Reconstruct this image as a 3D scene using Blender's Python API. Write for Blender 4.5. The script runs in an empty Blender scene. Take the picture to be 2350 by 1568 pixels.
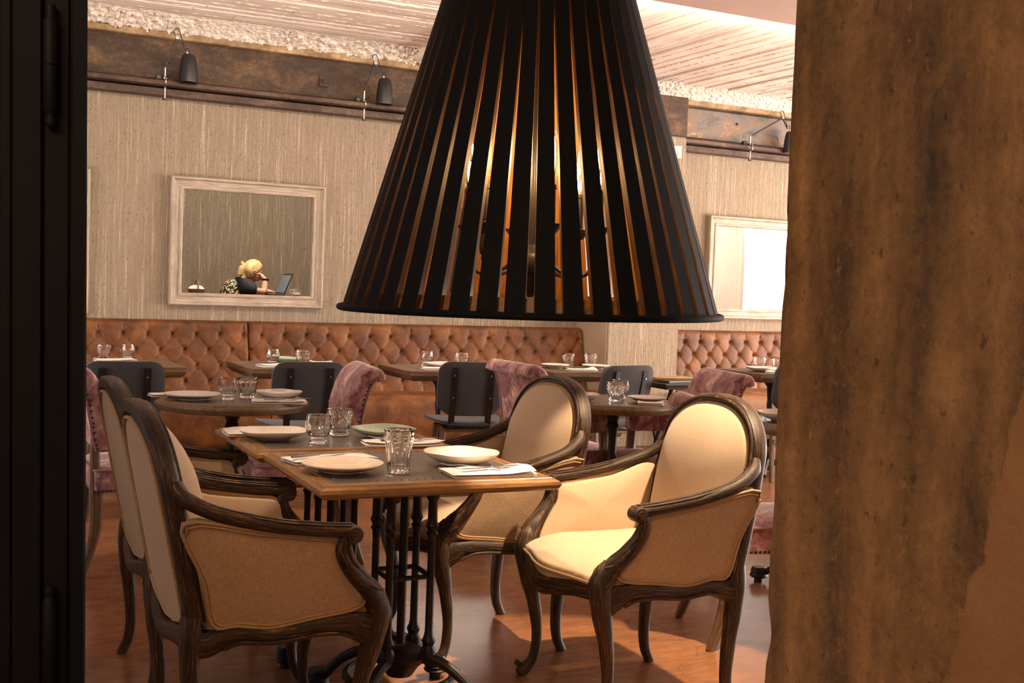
import bpy, math, random
from mathutils import Vector, Matrix, noise
random.seed(7)
PI = math.pi
SC = bpy.context.scene
COL = SC.collection

# ------------------------------------------------------------------ camera, world, lights, exposure
cam_d = bpy.data.cameras.new('camera'); cam = bpy.data.objects.new('camera', cam_d); COL.objects.link(cam)
cam_d.sensor_width = 36.0; cam_d.lens = 2650 / 2350 * 36.0; cam_d.clip_start = 0.05
cam.matrix_world = Matrix(((0.891178, -0.012059, -0.453494, 0), (-0.452118, 0.058585, -0.890032, 0), (0.037301, 0.99821, 0.046758, 1.32), (0, 0, 0, 1)))
SC.camera = cam
SC.view_settings.view_transform = 'Standard'; SC.view_settings.look = 'None'; SC.view_settings.gamma = 1.0
SC.view_settings.use_curve_mapping = False
SC.view_settings.exposure = 0.25

W = bpy.data.worlds.new('sky'); SC.world = W; W.use_nodes = True
W.node_tree.nodes['Background'].inputs[0].default_value = (0.75, 0.85, 1.0, 1)
W.node_tree.nodes['Background'].inputs[1].default_value = 1.2

def area(name, loc, target, sx, sy, power, color, spread=180):
    d = bpy.data.lights.new(name, 'AREA'); d.shape = 'RECTANGLE'; d.size = sx; d.size_y = sy
    d.energy = power; d.color = color; d.spread = math.radians(spread)
    o = bpy.data.objects.new(name, d); COL.objects.link(o); o.location = loc
    o.rotation_euler = (Vector(target) - Vector(loc)).to_track_quat('-Z', 'Y').to_euler()
    return o
def spot(name, loc, target, power, color, angle, blend=.3, size=.03):
    d = bpy.data.lights.new(name, 'SPOT'); d.energy = power; d.color = color; d.spot_size = math.radians(angle)
    d.spot_blend = blend; d.shadow_soft_size = size
    o = bpy.data.objects.new(name, d); COL.objects.link(o); o.location = loc
    o.rotation_euler = (Vector(target) - Vector(loc)).to_track_quat('-Z', 'Y').to_euler()
    return o
WARM = (1.0, .62, .32); DAY = (1.0, .86, .74)
area('daylight_right_far', (9.75, 6.6, 1.75), (4.0, 7.2, 1.5), 2.6, 2.2, 235, DAY)
area('daylight_right_near', (9.75, 2.6, 1.75), (4.0, 3.4, 1.3), 2.6, 2.2, 150, DAY)
area('ceiling_fill_right', (9.7, 5.0, .75), (2.6, 7.2, 3.1), 4.5, .9, 320, (1, .84, .70))  # added uplight low on the right, brightens the ceiling
area('ceiling_wash_lamps', (3.6, 6.05, 3.02), (3.8, 8.7, 1.2), 6.0, .15, 92, (1, .80, .63))
area('ceiling_fill_left', (-1.8, 6.4, .9), (2.4, 7.4, 3.1), 1.6, .8, 60, (1, .84, .72), 130)  # unseen fill added to lift the left part of the ceiling
area('front_fill', (-1.3, -.6, 2.8), (1.6, 1.7, 1.2), 1.8, 1.0, 31, (1, .73, .50), 120)  # made-up warm fill behind the camera, aimed towards the pillar
spot('ceiling_spot_armchair', (2.66, 2.62, 3.0), (2.02, 3.12, 0.30), 700, (1, .72, .47), 33, .18, .03)
spot('table_fill_spot', (.95, 3.75, 3.02), (1.25, 3.45, .76), 150, (1, .74, .50), 42, .8, .05)  # extra spot, added only to brighten the front tables
area('back_room_fill', (2.9, 10.6, 2.95), (2.8, 11.4, 1.2), 2.0, .6, 75, (1, .84, .68))  # added fill for the room behind the left frame, no visible source

# ------------------------------------------------------------------ mesh tools
class MB:
    def __init__(s): s.v = []; s.f = []; s.uv = []; s.mi = []
    def add(s, vs, fs, uvs=None, mi=0):
        b = len(s.v); s.v += [tuple(p) for p in vs]; s.f += [tuple(i + b for i in f) for f in fs]
        s.uv += list(uvs) if uvs else [(p[0] + p[1], p[2]) for p in vs]
        s.mi += [mi] * len(fs)
    def xf(s, m, start=0):
        s.v = s.v[:start] + [tuple(m @ Vector(p)) for p in s.v[start:]]; return s

def link(name, data, parent=None, loc=None, rz=None):
    o = bpy.data.objects.new(name, data); COL.objects.link(o)
    if parent: o.parent = parent
    if loc: o.location = loc
    if rz: o.rotation_euler = (0, 0, rz)
    return o
def obj(name, mb, mat, parent=None, smooth=35, loc=None, rz=None):
    me = bpy.data.meshes.new(name); me.from_pydata(mb.v, [], mb.f)
    ul = me.uv_layers.new(name='UVMap'); n = len(me.loops)
    vi = [0] * n; me.loops.foreach_get('vertex_index', vi)
    fl = [0.0] * (2 * n)
    for k, i in enumerate(vi): fl[2 * k], fl[2 * k + 1] = mb.uv[i]
    ul.data.foreach_set('uv', fl)
    for m in (mat if isinstance(mat, (list, tuple)) else [mat]): me.materials.append(m)
    if any(mb.mi): me.polygons.foreach_set('material_index', mb.mi)
    if smooth:
        me.polygons.foreach_set('use_smooth', [True] * len(me.polygons))
        me.set_sharp_from_angle(angle=math.radians(smooth))
    me.update(); me.validate()
    return link(name, me, parent, loc, rz)
def tag(o, label=None, cat=None, group=None, kind=None):
    if label: o['label'] = label
    if cat: o['category'] = cat
    if group: o['group'] = group
    if kind: o['kind'] = kind
    return o
def thing(name, label, cat, loc=(0, 0, 0), rz=0, group=None, kind=None):
    return tag(link(name, None, None, loc, rz), label, cat, group, kind)
def dup(root, loc=None, rz=None, label=None, group=None):
    r = root.copy(); COL.objects.link(r)
    if loc: r.location = loc
    if rz is not None: r.rotation_euler = (0, 0, rz)
    if label: r['label'] = label
    if group: r['group'] = group
    for c in root.children:
        d = c.copy(); COL.objects.link(d); d.parent = r
        for g in c.children:
            e = g.copy(); COL.objects.link(e); e.parent = d
    return r

def cbox(mb, c, s, b=.003, rot=None, mi=0):
    hx, hy, hz = s[0] / 2, s[1] / 2, s[2] / 2; b = min(b, hx * .9, hy * .9, hz * .9)
    vs = []; idx = {}
    for sx in (-1, 1):
        for sy in (-1, 1):
            for sz in (-1, 1):
                for ax in range(3):
                    p = [sx * hx, sy * hy, sz * hz]
                    for k in range(3):
                        if k != ax: p[k] -= (sx, sy, sz)[k] * b
                    idx[(sx, sy, sz, ax)] = len(vs); vs.append(Vector(p))
    fs = []
    for ax in range(3):
        o1, o2 = [k for k in range(3) if k != ax]
        for sg in (-1, 1):
            q = []
            for a, bb in ((-1, -1), (1, -1), (1, 1), (-1, 1)):
                t = [0, 0, 0]; t[ax] = sg; t[o1] = a; t[o2] = bb; q.append(idx[(*t, ax)])
            fs.append(q)
    for ax in range(3):
        o1, o2 = [k for k in range(3) if k != ax]
        for a in (-1, 1):
            for bb in (-1, 1):
                t0 = [0, 0, 0]; t1 = [0, 0, 0]; t0[ax] = -1; t1[ax] = 1
                t0[o1] = t1[o1] = a; t0[o2] = t1[o2] = bb
                fs.append([idx[(*t0, o1)], idx[(*t1, o1)], idx[(*t1, o2)], idx[(*t0, o2)]])
    for sx in (-1, 1):
        for sy in (-1, 1):
            for sz in (-1, 1): fs.append([idx[(sx, sy, sz, k)] for k in range(3)])
    out = []
    for f in fs:
        ce = sum((vs[i] for i in f), Vector()) / len(f); n = (vs[f[1]] - vs[f[0]]).cross(vs[f[2]] - vs[f[0]])
        out.append(f if n.dot(ce) > 0 else f[::-1])
    L = max(range(3), key=lambda k: s[k]); o1, o2 = [k for k in range(3) if k != L]
    uv = [(p[o1] + p[o2] * 1.3 + c[0] * 3 + c[1] * 5, p[L] + c[1] * 2 + c[0]) for p in vs]
    if rot is not None: vs = [rot @ p for p in vs]
    mb.add([p + Vector(c) for p in vs], out, uv, mi); return mb
def boxlh(mb, lo, hi, b=.003, mi=0):
    return cbox(mb, [(a + c) / 2 for a, c in zip(lo, hi)], [c - a for a, c in zip(lo, hi)], b, None, mi)

def crom(P, seg):
    P = [Vector(p) for p in P]; out = []
    for i in range(len(P) - 1):
        p0 = P[max(i - 1, 0)]; p1 = P[i]; p2 = P[i + 1]; p3 = P[min(i + 2, len(P) - 1)]
        for k in range(seg):
            t = k / seg
            out.append(.5 * (2 * p1 + (p2 - p0) * t + (2 * p0 - 5 * p1 + 4 * p2 - p3) * t * t + (3 * p1 - p0 - 3 * p2 + p3) * t ** 3))
    out.append(P[-1]); return out
def lerpl(a, n):
    if not isinstance(a, (list, tuple)): return [a] * n
    out = []
    for i in range(n):
        t = i / (n - 1) * (len(a) - 1); k = min(int(t), len(a) - 2); f = t - k; f = f * f * (3 - 2 * f); out.append(a[k] * (1 - f) + a[k + 1] * f)
    return out
def sweep(mb, pts, w, h, up=(0, 0, 1), n=10, seg=6, p=1.0, cap=True, closed=False, mi=0):
    C = crom(pts, seg) if seg > 1 else [Vector(q) for q in pts]
    N = len(C); ws = lerpl(w, N); hs = lerpl(h, N); up = Vector(up)
    vs = []; uv = []; L = 0
    for i, c in enumerate(C):
        if closed: T = C[(i + 1) % N] - C[i - 1]
        else: T = C[min(i + 1, N - 1)] - C[max(i - 1, 0)]
        T.normalize(); S = T.cross(up)
        if S.length < 1e-4: S = T.cross(Vector((0, 1, 0.01)))
        S.normalize(); U = S.cross(T)
        if i: L += (c - C[i - 1]).length
        for k in range(n):
            a = 2 * PI * (k + .5) / n; ca, sa = math.cos(a), math.sin(a)
            x = math.copysign(abs(ca) ** p, ca); y = math.copysign(abs(sa) ** p, sa)
            vs.append(c + S * (x * ws[i] / 2) + U * (y * hs[i] / 2)); uv.append((x * ws[i] / 2 + y * hs[i] * .8, L))
    fs = []
    for i in range(N if closed else N - 1):
        j = (i + 1) % N
        for k in range(n): fs.append((i * n + k, i * n + (k + 1) % n, j * n + (k + 1) % n, j * n + k))
    if cap and not closed: fs.append(tuple(range(n))[::-1]); fs.append(tuple((N - 1) * n + k for k in range(n)))
    mb.add(vs, fs, uv, mi); return mb
def lathe(mb, prof, n=24, c=(0, 0, 0), axis=None, fn=None, mi=0, close=False):
    vs = []; uv = []
    m = Vector((0, 0, 1)).rotation_difference(Vector(axis)).to_matrix() if axis else None
    for j, (r, z) in enumerate(prof):
        for k in range(n):
            a = 2 * PI * k / n; rr, zz = (fn(r, z, a, j) if fn else (r, z))
            q = Vector((rr * math.cos(a), rr * math.sin(a), zz))
            if m: q = m @ q
            vs.append(q + Vector(c)); uv.append((a * max(r, .01), z + r))
    fs = []
    R = len(prof)
    for j in range(R if close else R - 1):
        for k in range(n):
            fs.append((j * n + k, j * n + (k + 1) % n, ((j + 1) % R) * n + (k + 1) % n, ((j + 1) % R) * n + k))
    if not close:
        if prof[0][0] > 1e-6: fs.append(tuple(range(n))[::-1])
        if prof[-1][0] > 1e-6: fs.append(tuple((R - 1) * n + k for k in range(n)))
    mb.add(vs, fs, uv, mi); return mb
def smooth2(P, seg=5, closed=True):
    n = len(P); out = []
    for i in range(n):
        p0, p1, p2, p3 = P[i - 1], P[i], P[(i + 1) % n], P[(i + 2) % n]
        for k in range(seg):
            t = k / seg
            out.append(tuple(.5 * (2 * p1[d] + (p2[d] - p0[d]) * t + (2 * p0[d] - 5 * p1[d] + 4 * p2[d] - p3[d]) * t * t + (3 * p1[d] - p0[d] - 3 * p2[d] + p3[d]) * t ** 3) for d in range(2)))
    return out
def rrect(x0, y0, x1, y1, r, n=5):
    out = []
    for cx, cy, a0 in ((x1 - r, y1 - r, 0), (x0 + r, y1 - r, 90), (x0 + r, y0 + r, 180), (x1 - r, y0 + r, 270)):
        for k in range(n + 1):
            a = math.radians(a0 + 90 * k / n); out.append((cx + r * math.cos(a), cy + r * math.sin(a)))
    return out
def dens(P, d):
    out = []
    for i, a in enumerate(P):
        b = P[(i + 1) % len(P)]; L = math.dist(a, b); n = max(1, int(L / d + .5))
        for k in range(n): out.append((a[0] + (b[0] - a[0]) * k / n, a[1] + (b[1] - a[1]) * k / n))
    return out
def pad(mb, P, mp, e0, e1, p0=0, p1=0, rings=6, c=None, pw=2.4, mi=0, sharp=0):
    """solid slab of outline P; mp(a,b,off)->3D; edges at off e0..e1, puffed by p0/p1 towards the centre"""
    n = len(P); c = c or (sum(q[0] for q in P) / n, sum(q[1] for q in P) / n)
    ts = [0] + [((k + 1) / rings) ** 1.7 for k in range(rings - 1)] + [.985]
    vs = []; uv = []; fs = []
    def ring(t, off):
        b = len(vs)
        for q in P:
            a_, b_ = q[0] + (c[0] - q[0]) * t, q[1] + (c[1] - q[1]) * t
            vs.append(mp(a_, b_, off)); uv.append((a_, b_))
        return b
    rs = [ring(t, e0 - p0 * (1 - (1 - t) ** pw)) for t in reversed(ts)] + [ring(t, e1 + p1 * (1 - (1 - t) ** pw)) for t in ts]
    for a, b in zip(rs, rs[1:]):
        for k in range(n): fs.append((a + k, a + (k + 1) % n, b + (k + 1) % n, b + k))
    fs.append(tuple(rs[0] + k for k in range(n))[::-1]); fs.append(tuple(rs[-1] + k for k in range(n)))
    mb.add(vs, fs, uv, mi); return mb
def fixn(mb):
    return mb
def tube(mb, pts, r, n=6, seg=1, closed=False, up=(0.13, 0.21, .97)):
    return sweep(mb, pts, 2 * r if not isinstance(r, list) else [2 * x for x in r], 2 * r if not isinstance(r, list) else [2 * x for x in r], up, n, seg, 1.0, True, closed)
def studs(mb, pts, nrm, r=.006, step=.016):
    nrm = Vector(nrm); t = nrm.orthogonal().normalized(); b = nrm.cross(t); acc = 0; last = None
    for i in range(len(pts) - 1):
        a, c = Vector(pts[i]), Vector(pts[i + 1]); L = (c - a).length; k = max(1, int(L / step))
        for j in range(k):
            p = a.lerp(c, (j + .5) / k)
            vs = [p + (t * math.cos(q * PI / 3) + b * math.sin(q * PI / 3)) * r for q in range(6)] + [p + nrm * r * .7]
            mb.add(vs, [(q, (q + 1) % 6, 6) for q in range(6)])
    return mb

# ------------------------------------------------------------------ materials
def lin(h):
    h = h.lstrip('#'); c = [int(h[i:i + 2], 16) / 255 for i in (0, 2, 4)]
    return tuple(x / 12.92 if x <= .04045 else ((x + .055) / 1.055) ** 2.4 for x in c) + (1,)
class NT:
    def __init__(s, name):
        s.m = bpy.data.materials.new(name); s.m.use_nodes = True; s.t = s.m.node_tree
        s.b = s.t.nodes['Principled BSDF']; s.co = s.t.nodes.new('ShaderNodeTexCoord')
    def n(s, typ, **kw):
        x = s.t.nodes.new(typ)
        for k, v in kw.items(): setattr(x, k, v)
        return x
    def l(s, a, b): s.t.links.new(a, b)
    def vec(s, coord='Object', scale=(1, 1, 1), rot=(0, 0, 0)):
        mp = s.n('ShaderNodeMapping'); mp.inputs['Scale'].default_value = scale; mp.inputs['Rotation'].default_value = rot
        s.l(s.co.outputs[coord], mp.inputs[0]); return mp.outputs[0]
    def noise(s, vec, scale=5, detail=4, rough=.55, dist=0):
        x = s.n('ShaderNodeTexNoise'); x.inputs['Scale'].default_value = scale; x.inputs['Detail'].default_value = detail
        x.inputs['Roughness'].default_value = rough; x.inputs['Distortion'].default_value = dist
        s.l(vec, x.inputs['Vector']); return x.outputs['Fac']
    def ramp(s, fac, stops):
        x = s.n('ShaderNodeValToRGB'); r = x.color_ramp
        while len(r.elements) < len(stops): r.elements.new(.5)
        for e, (p, c) in zip(r.elements, stops):
            e.position = p; e.color = c if len(c) == 4 else (*c, 1)
        s.l(fac, x.inputs[0]); return x.outputs[0]
    def mix(s, fac, a, b, mode='MIX'):
        x = s.n('ShaderNodeMix', data_type='RGBA', blend_type=mode)
        for sock, v in ((x.inputs[0], fac), (x.inputs[6], a), (x.inputs[7], b)):
            if isinstance(v, (int, float)): sock.default_value = v
            elif isinstance(v, tuple): sock.default_value = v
            else: s.l(v, sock)
        return x.outputs[2]
    def math(s, op, a, b=0.0):
        x = s.n('ShaderNodeMath', operation=op)
        for i, v in enumerate((a, b)):
            if isinstance(v, (int, float)): x.inputs[i].default_value = v
            else: s.l(v, x.inputs[i])
        return x.outputs[0]
    def bump(s, h, dist=.002, strength=1.0):
        x = s.n('ShaderNodeBump'); x.inputs['Distance'].default_value = dist; x.inputs['Strength'].default_value = strength
        s.l(h, x.inputs['Height']); s.l(x.outputs[0], s.b.inputs['Normal']); return x
    def set(s, **kw):
        for k, v in kw.items():
            i = s.b.inputs[k.replace('_', ' ')]
            if hasattr(v, 'node'): s.l(v, i)
            else: i.default_value = v
        return s.m
def plain(name, col, rough=.5, metal=0, var=.25, scale=12, bump=0, coord='Object', stretch=(1, 1, 1), **kw):
    t = NT(name); f = t.noise(t.vec(coord, stretch), scale, 5)
    c = col if isinstance(col, tuple) else lin(col)
    d = tuple(x * (1 - var) for x in c[:3]) + (1,); e = tuple(min(1, x * (1 + var)) for x in c[:3]) + (1,)
    t.set(Base_Color=t.ramp(f, [(.3, d), (.7, e)]), Roughness=rough, Metallic=metal, **kw)
    if bump: t.bump(f, bump)
    return t.m
def wood(name, dark, mid, light, rough=.5, coord='UV', sc=(70, 5, 1), bump=.0012, pos=(.3, .52, .72)):
    t = NT(name); v = t.vec(coord, sc); f = t.noise(v, 1.0, 6, .65, .6)
    g = t.noise(t.vec(coord, tuple(x * 3.1 for x in sc)), 1.0, 3, .6)
    fg = t.math('ADD', t.math('MULTIPLY', f, .65), t.math('MULTIPLY', g, .35))
    t.set(Base_Color=t.ramp(fg, [(pos[0], lin(dark)), (pos[1], lin(mid)), (pos[2], lin(light))]), Roughness=rough)
    if bump: t.bump(fg, bump)
    return t.m
def fabric(name, c1, c2, thread=260, bump=.0006, rough=.9, big=.15):
    t = NT(name); s = t.n('ShaderNodeSeparateXYZ'); t.l(t.co.outputs['Object'], s.inputs[0])
    xy = t.math('ADD', s.outputs[0], t.math('MULTIPLY', s.outputs[1], 1.0)); c = t.n('ShaderNodeCombineXYZ'); t.l(xy, c.inputs[0]); t.l(t.math('ADD', s.outputs[2], t.math('MULTIPLY', s.outputs[1], .37)), c.inputs[1])
    def st(a, b):
        m = t.n('ShaderNodeMapping'); m.inputs['Scale'].default_value = (a, b, 1); t.l(c.outputs[0], m.inputs[0]); return t.noise(m.outputs[0], 1, 2, .5)
    w = t.math('MAXIMUM', st(thread * 1.5, thread * .14), st(thread * .14, thread * 1.5))
    b = t.noise(t.vec('Object'), 9, 3)
    f = t.math('ADD', w, t.math('MULTIPLY', t.math('SUBTRACT', b, .5), big))
    t.set(Base_Color=t.ramp(f, [(.36, lin(c1)), (.84, lin(c2))]), Roughness=rough, Sheen_Weight=.15)
    t.bump(w, bump); return t.m

m_oak = wood('dark_limed_oak', '#170e07', '#3a2613', '#9c7740', .5, sc=(170, 12, 1), bump=.0016, pos=(.42, .53, .68))
m_oakmid = wood('oak_table_edge', '#4a3018', '#835c30', '#b98d50', .38, sc=(110, 5, 1), bump=.0006)
m_rustic = wood('rustic_plank', '#33200f', '#5f4226', '#8b6a45', .6, sc=(60, 4, 1), bump=.0015)
m_greywood = wood('greyed_oak_leg', '#3d2a1b', '#6b5138', '#937657', .55, sc=(90, 6, 1), bump=.0008)
m_white = wood('whitewashed_wood', '#75675a', '#a09181', '#c4b8a9', .6, sc=(120, 4, 1), bump=.001, pos=(.3, .5, .66))
m_linen = fabric('oat_linen', '#a5825b', '#cdb492', 330, .0009)
m_linen_in = fabric('oat_linen_inside', '#b99f80', '#d0ba9c', 420, .00015)
m_gimp = fabric('gimp_braid', '#8f6d47', '#c4a578', 500, .0006)
m_grey = fabric('charcoal_weave', '#29292b', '#505054', 420, .0005, .85)
m_black = plain('black_painted_metal', (.012, .011, .012, 1), .38, 0, .3, 30)
m_iron = plain('cast_iron', (.016, .014, .013, 1), .45, .3, .4, 40, .0008)
m_chrome = plain('chrome', (.42, .40, .38, 1), .28, 1.0, .1)
m_zinc = plain('zinc_sheet', (.125, .110, .094, 1), .3, .4, .25, 7)
m_cloth = plain('napkin_cotton', (.82, .77, .72, 1), .9, 0, .06, 30, .0004)
m_porc = plain('white_glazed_stoneware', (.76, .70, .64, 1), .22, 0, .06, 8)
m_cream = plain('cream_glazed_stoneware', (.80, .67, .54, 1), .2, 0, .05, 8)
m_green = plain('celadon_glazed_stoneware', (.42, .53, .40, 1), .2, 0, .16, 9)
m_piping = plain('velvet_piping', (.32, .16, .16, 1), .8, 0, .2)
m_nail = plain('aged_nail_head', (.05, .04, .032, 1), .6, .2, .2)
m_skin = plain('skin', (.62, .36, .23, 1), .5, 0, .06, 14, 0, Subsurface_Weight=.05)
m_hair = plain('blonde_hair', (.66, .44, .19, 1), .45, 0, .3, 30, .002, stretch=(1, 1, .25))
m_tee = plain('black_jersey', (.012, .010, .010, 1), .8, 0, .2)
m_screen = plain('laptop_screen_face', (.16, .21, .26, 1), .6, 0, .1)
m_teal = plain('teal_box_card', (.08, .36, .29, 1), .6, 0, .3, 6)
m_yellow = plain('ochre_band', (.42, .28, .05, 1), .6)
m_plast = plain('smooth_plaster', (.56, .42, .36, 1), .85, 0, .05, 6)
m_slat_in = wood('slat_inner_gold', '#4a2a0c', '#8a5a20', '#b8873c', .5, sc=(80, 5, 1), bump=.001)
m_slat_edge = wood('slat_worn_edge', '#281608', '#4c2c11', '#94602a', .5, sc=(80, 6, 1), bump=.001)
m_slat_out = wood('slat_outer_black', '#060505', '#090808', '#0d0b0b', .8, sc=(90, 5, 1), bump=.0008)
m_slat_out.node_tree.nodes['Principled BSDF'].inputs['Specular IOR Level'].default_value = .2
m_menu = plain('menu_card', (.06, .035, .02, 1), .35, 0, .4, 9)
m_menu2 = plain('menu_card_gilded', (.42, .26, .10, 1), .4, 0, .4, 5)
def glass_mat():
    t = NT('clear_glass'); t.b.inputs['Base Color'].default_value = (1, 1, 1, 1); t.b.inputs['Roughness'].default_value = .02
    t.b.inputs['Transmission Weight'].default_value = 1; t.b.inputs['IOR'].default_value = 1.48; t.co; return t.m
m_glass = glass_mat()
def emis(name, c, s):
    t = NT(name); t.set(Base_Color=(0, 0, 0, 1), Emission_Color=(*c, 1), Emission_Strength=s); return t.m
m_fil = emis('glowing_filament', (1, .62, .25), 60)
def bulb_mat():
    t = NT('thin_bulb_glass'); tr = t.n('ShaderNodeBsdfTransparent'); gl = t.n('ShaderNodeBsdfGlossy'); gl.inputs['Roughness'].default_value = .05
    mx = t.n('ShaderNodeMixShader'); mx.inputs[0].default_value = .06; t.l(tr.outputs[0], mx.inputs[1]); t.l(gl.outputs[0], mx.inputs[2])
    out = [n for n in t.t.nodes if n.type == 'OUTPUT_MATERIAL'][0]; t.l(mx.outputs[0], out.inputs[0]); return t.m
m_bulb = bulb_mat()
m_pane = emis('daylit_window_pane', (1, .98, .95), 2.2)
def velvet():
    t = NT('mauve_velvet'); v = t.vec('Object')
    a = t.noise(v, 11, 7, .72, .7); b = t.noise(t.vec('Object', (40, 40, 18)), 1, 5, .72)
    f = t.math('ADD', t.math('MULTIPLY', a, .7), t.math('MULTIPLY', b, .3))
    t.set(Base_Color=t.ramp(f, [(.34, lin('#46293b')), (.45, lin('#86575f')), (.54, lin('#b38580')), (.63, lin('#dfc3ae'))]), Roughness=.75, Sheen_Weight=.35, Sheen_Roughness=.4)
    t.bump(b, .001); return t.m
m_velvet = velvet()
def leather(name, c1, c2, c3):
    t = NT(name); a = t.noise(t.vec('Object'), 5, 7, .65, .4); b = t.noise(t.vec('Object'), 120, 3)
    t.set(Base_Color=t.ramp(a, [(.32, lin(c1)), (.5, lin(c2)), (.7, lin(c3))]), Roughness=.55, Specular_IOR_Level=.3)
    t.bump(b, .0004); return t.m
m_leather = leather('tan_leather', '#472814', '#663d20', '#875730')
m_button = plain('dark_leather_button', (.035, .018, .010, 1), .6, 0, .2)
m_suede = leather('brown_seat_leather', '#4c2b16', '#6f4322', '#925f31')
def wall_mat():
    t = NT('combed_plaster')
    a = t.noise(t.vec('Object', (95, 95, 1.8)), 1, 5, .7, .15); b = t.noise(t.vec('Object', (210, 210, 7)), 1, 3, .6); g = t.noise(t.vec('Object', (260, 260, 200)), 1, 3, .6)
    d = t.noise(t.vec('Object', (60, 60, 42)), 1, 4, .65)
    pit = t.ramp(d, [(.60, (0, 0, 0)), (.66, (1, 1, 1))]); nub = t.ramp(d, [(.34, (1, 1, 1)), (.40, (0, 0, 0))])
    s = t.ramp(a, [(.40, (0, 0, 0)), (.60, (1, 1, 1))])
    hgt = t.math('ADD', t.math('SUBTRACT', t.math('ADD', s, t.math('MULTIPLY', b, .5)), t.math('MULTIPLY', pit, .7)), t.math('ADD', t.math('MULTIPLY', nub, .5), t.math('MULTIPLY', g, .35)))
    c = t.ramp(a, [(.36, lin('#8f7f6c')), (.46, lin('#ad9c87')), (.65, lin('#b9a994'))])
    c = t.mix(t.math('MULTIPLY', pit, .6), c, lin('#6f604f'))
    big = t.noise(t.vec('Object'), .9, 3)
    c = t.mix(t.ramp(big, [(.35, (.0, .0, .0)), (.7, (.35, .35, .35))]), c, lin('#b3977b'))
    t.set(Base_Color=c, Roughness=.95); t.bump(hgt, .010); return t.m
m_wall = wall_mat()
def stucco():
    t = NT('trowelled_stucco'); a = t.noise(t.vec('Object'), 60, 5, .6); b = t.noise(t.vec('Object', (1, 1, 1)), 2.2, 4)
    t.set(Base_Color=t.ramp(b, [(.3, lin('#a08a72')), (.7, lin('#b8a189'))]), Roughness=.92); t.bump(a, .005); return t.m
m_stucco = stucco()
def ceil_mat(name, st):
    t = NT(name); a = t.noise(t.vec('Object', st), 1, 5, .7); b = t.noise(t.vec('Object'), 45, 4, .6)
    big = t.noise(t.vec('Object'), 2.5, 4)
    h = t.math('ADD', t.ramp(a, [(.45, (0, 0, 0)), (.62, (1, 1, 1))]), t.math('MULTIPLY', b, .6))
    t.set(Base_Color=t.ramp(big, [(.3, lin('#d6c4b9')), (.7, lin('#e8dad0'))]), Roughness=.85); t.bump(h, .0022); return t.m
m_ceilL = ceil_mat('board_marked_concrete_along', (3, 22, 22)); m_ceilR = ceil_mat('board_marked_concrete_across', (22, 3, 22))
def rough_white():
    t = NT('crumbling_white_concrete'); a = t.noise(t.vec('Object'), 40, 5, .7); v = t.n('ShaderNodeTexVoronoi'); v.inputs['Scale'].default_value = 38; t.l(t.co.outputs['Object'], v.inputs[0])
    t.set(Base_Color=t.ramp(a, [(.3, lin('#cdbfb0')), (.6, lin('#e9dfd3'))]), Roughness=.9); t.bump(t.math('ADD', a, v.outputs['Distance']), .012); return t.m
m_rough = rough_white()
def steel(name, c):
    t = NT(name); a = t.noise(t.vec('Object', (1, 1, 2)), 4, 8, .7, .5); b = t.noise(t.vec('Object'), 30, 5, .7); f = t.math('ADD', t.math('MULTIPLY', a, .7), t.math('MULTIPLY', b, .3))
    t.set(Base_Color=t.ramp(f, [(.33, lin(c[0])), (.48, lin(c[1])), (.58, lin(c[2])), (.7, lin(c[3]))]), Roughness=.55, Metallic=.25); t.bump(b, .002); return t.m
m_steel = steel('rusty_steel_web', ('#261a11', '#3e2b1d', '#57402b', '#84602f'))
m_steel2 = steel('rusty_steel_flange', ('#2c1e16', '#453228', '#5b4638', '#7d664f'))
m_steel3 = steel('grey_patched_steel', ('#43403d', '#6d6660', '#80654c', '#a89e92'))
m_gilt = steel('rusty_top_flange', ('#55402c', '#836a4c', '#a08766', '#bfa88a'))
def floor_mat():
    t = NT('polished_terracotta_concrete'); a = t.noise(t.vec('Object'), 1.6, 6, .6, .5); b = t.noise(t.vec('Object', (1, 3, 1)), 9, 6, .7, .4)
    v = t.n('ShaderNodeTexVoronoi', feature='DISTANCE_TO_EDGE'); v.inputs['Scale'].default_value = 2.3
    w = t.n('ShaderNodeMix', data_type='RGBA'); w.inputs[0].default_value = .12; t.l(t.co.outputs['Object'], w.inputs[6]); nz = t.n('ShaderNodeTexNoise'); nz.inputs['Scale'].default_value = 6; t.l(t.co.outputs['Object'], nz.inputs[0]); t.l(nz.outputs['Color'], w.inputs[7]); t.l(w.outputs[2], v.inputs[0])
    crack = t.ramp(v.outputs['Distance'], [(0, (0, 0, 0)), (.008, (1, 1, 1))])
    f = t.math('ADD', t.math('MULTIPLY', a, .6), t.math('MULTIPLY', b, .4))
    c = t.ramp(f, [(.34, lin('#66442c')), (.5, lin('#86593a')), (.68, lin('#a5744a'))])
    c = t.mix(t.math('MULTIPLY', t.math('SUBTRACT', 1.0, crack), .35), c, lin('#4a2a1a'))
    t.set(Base_Color=c, Roughness=t.ramp(b, [(.3, (.22, .22, .22)), (.7, (.28, .28, .28))]))
    t.bump(a, .0002); return t.m
m_floor = floor_mat()
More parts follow.
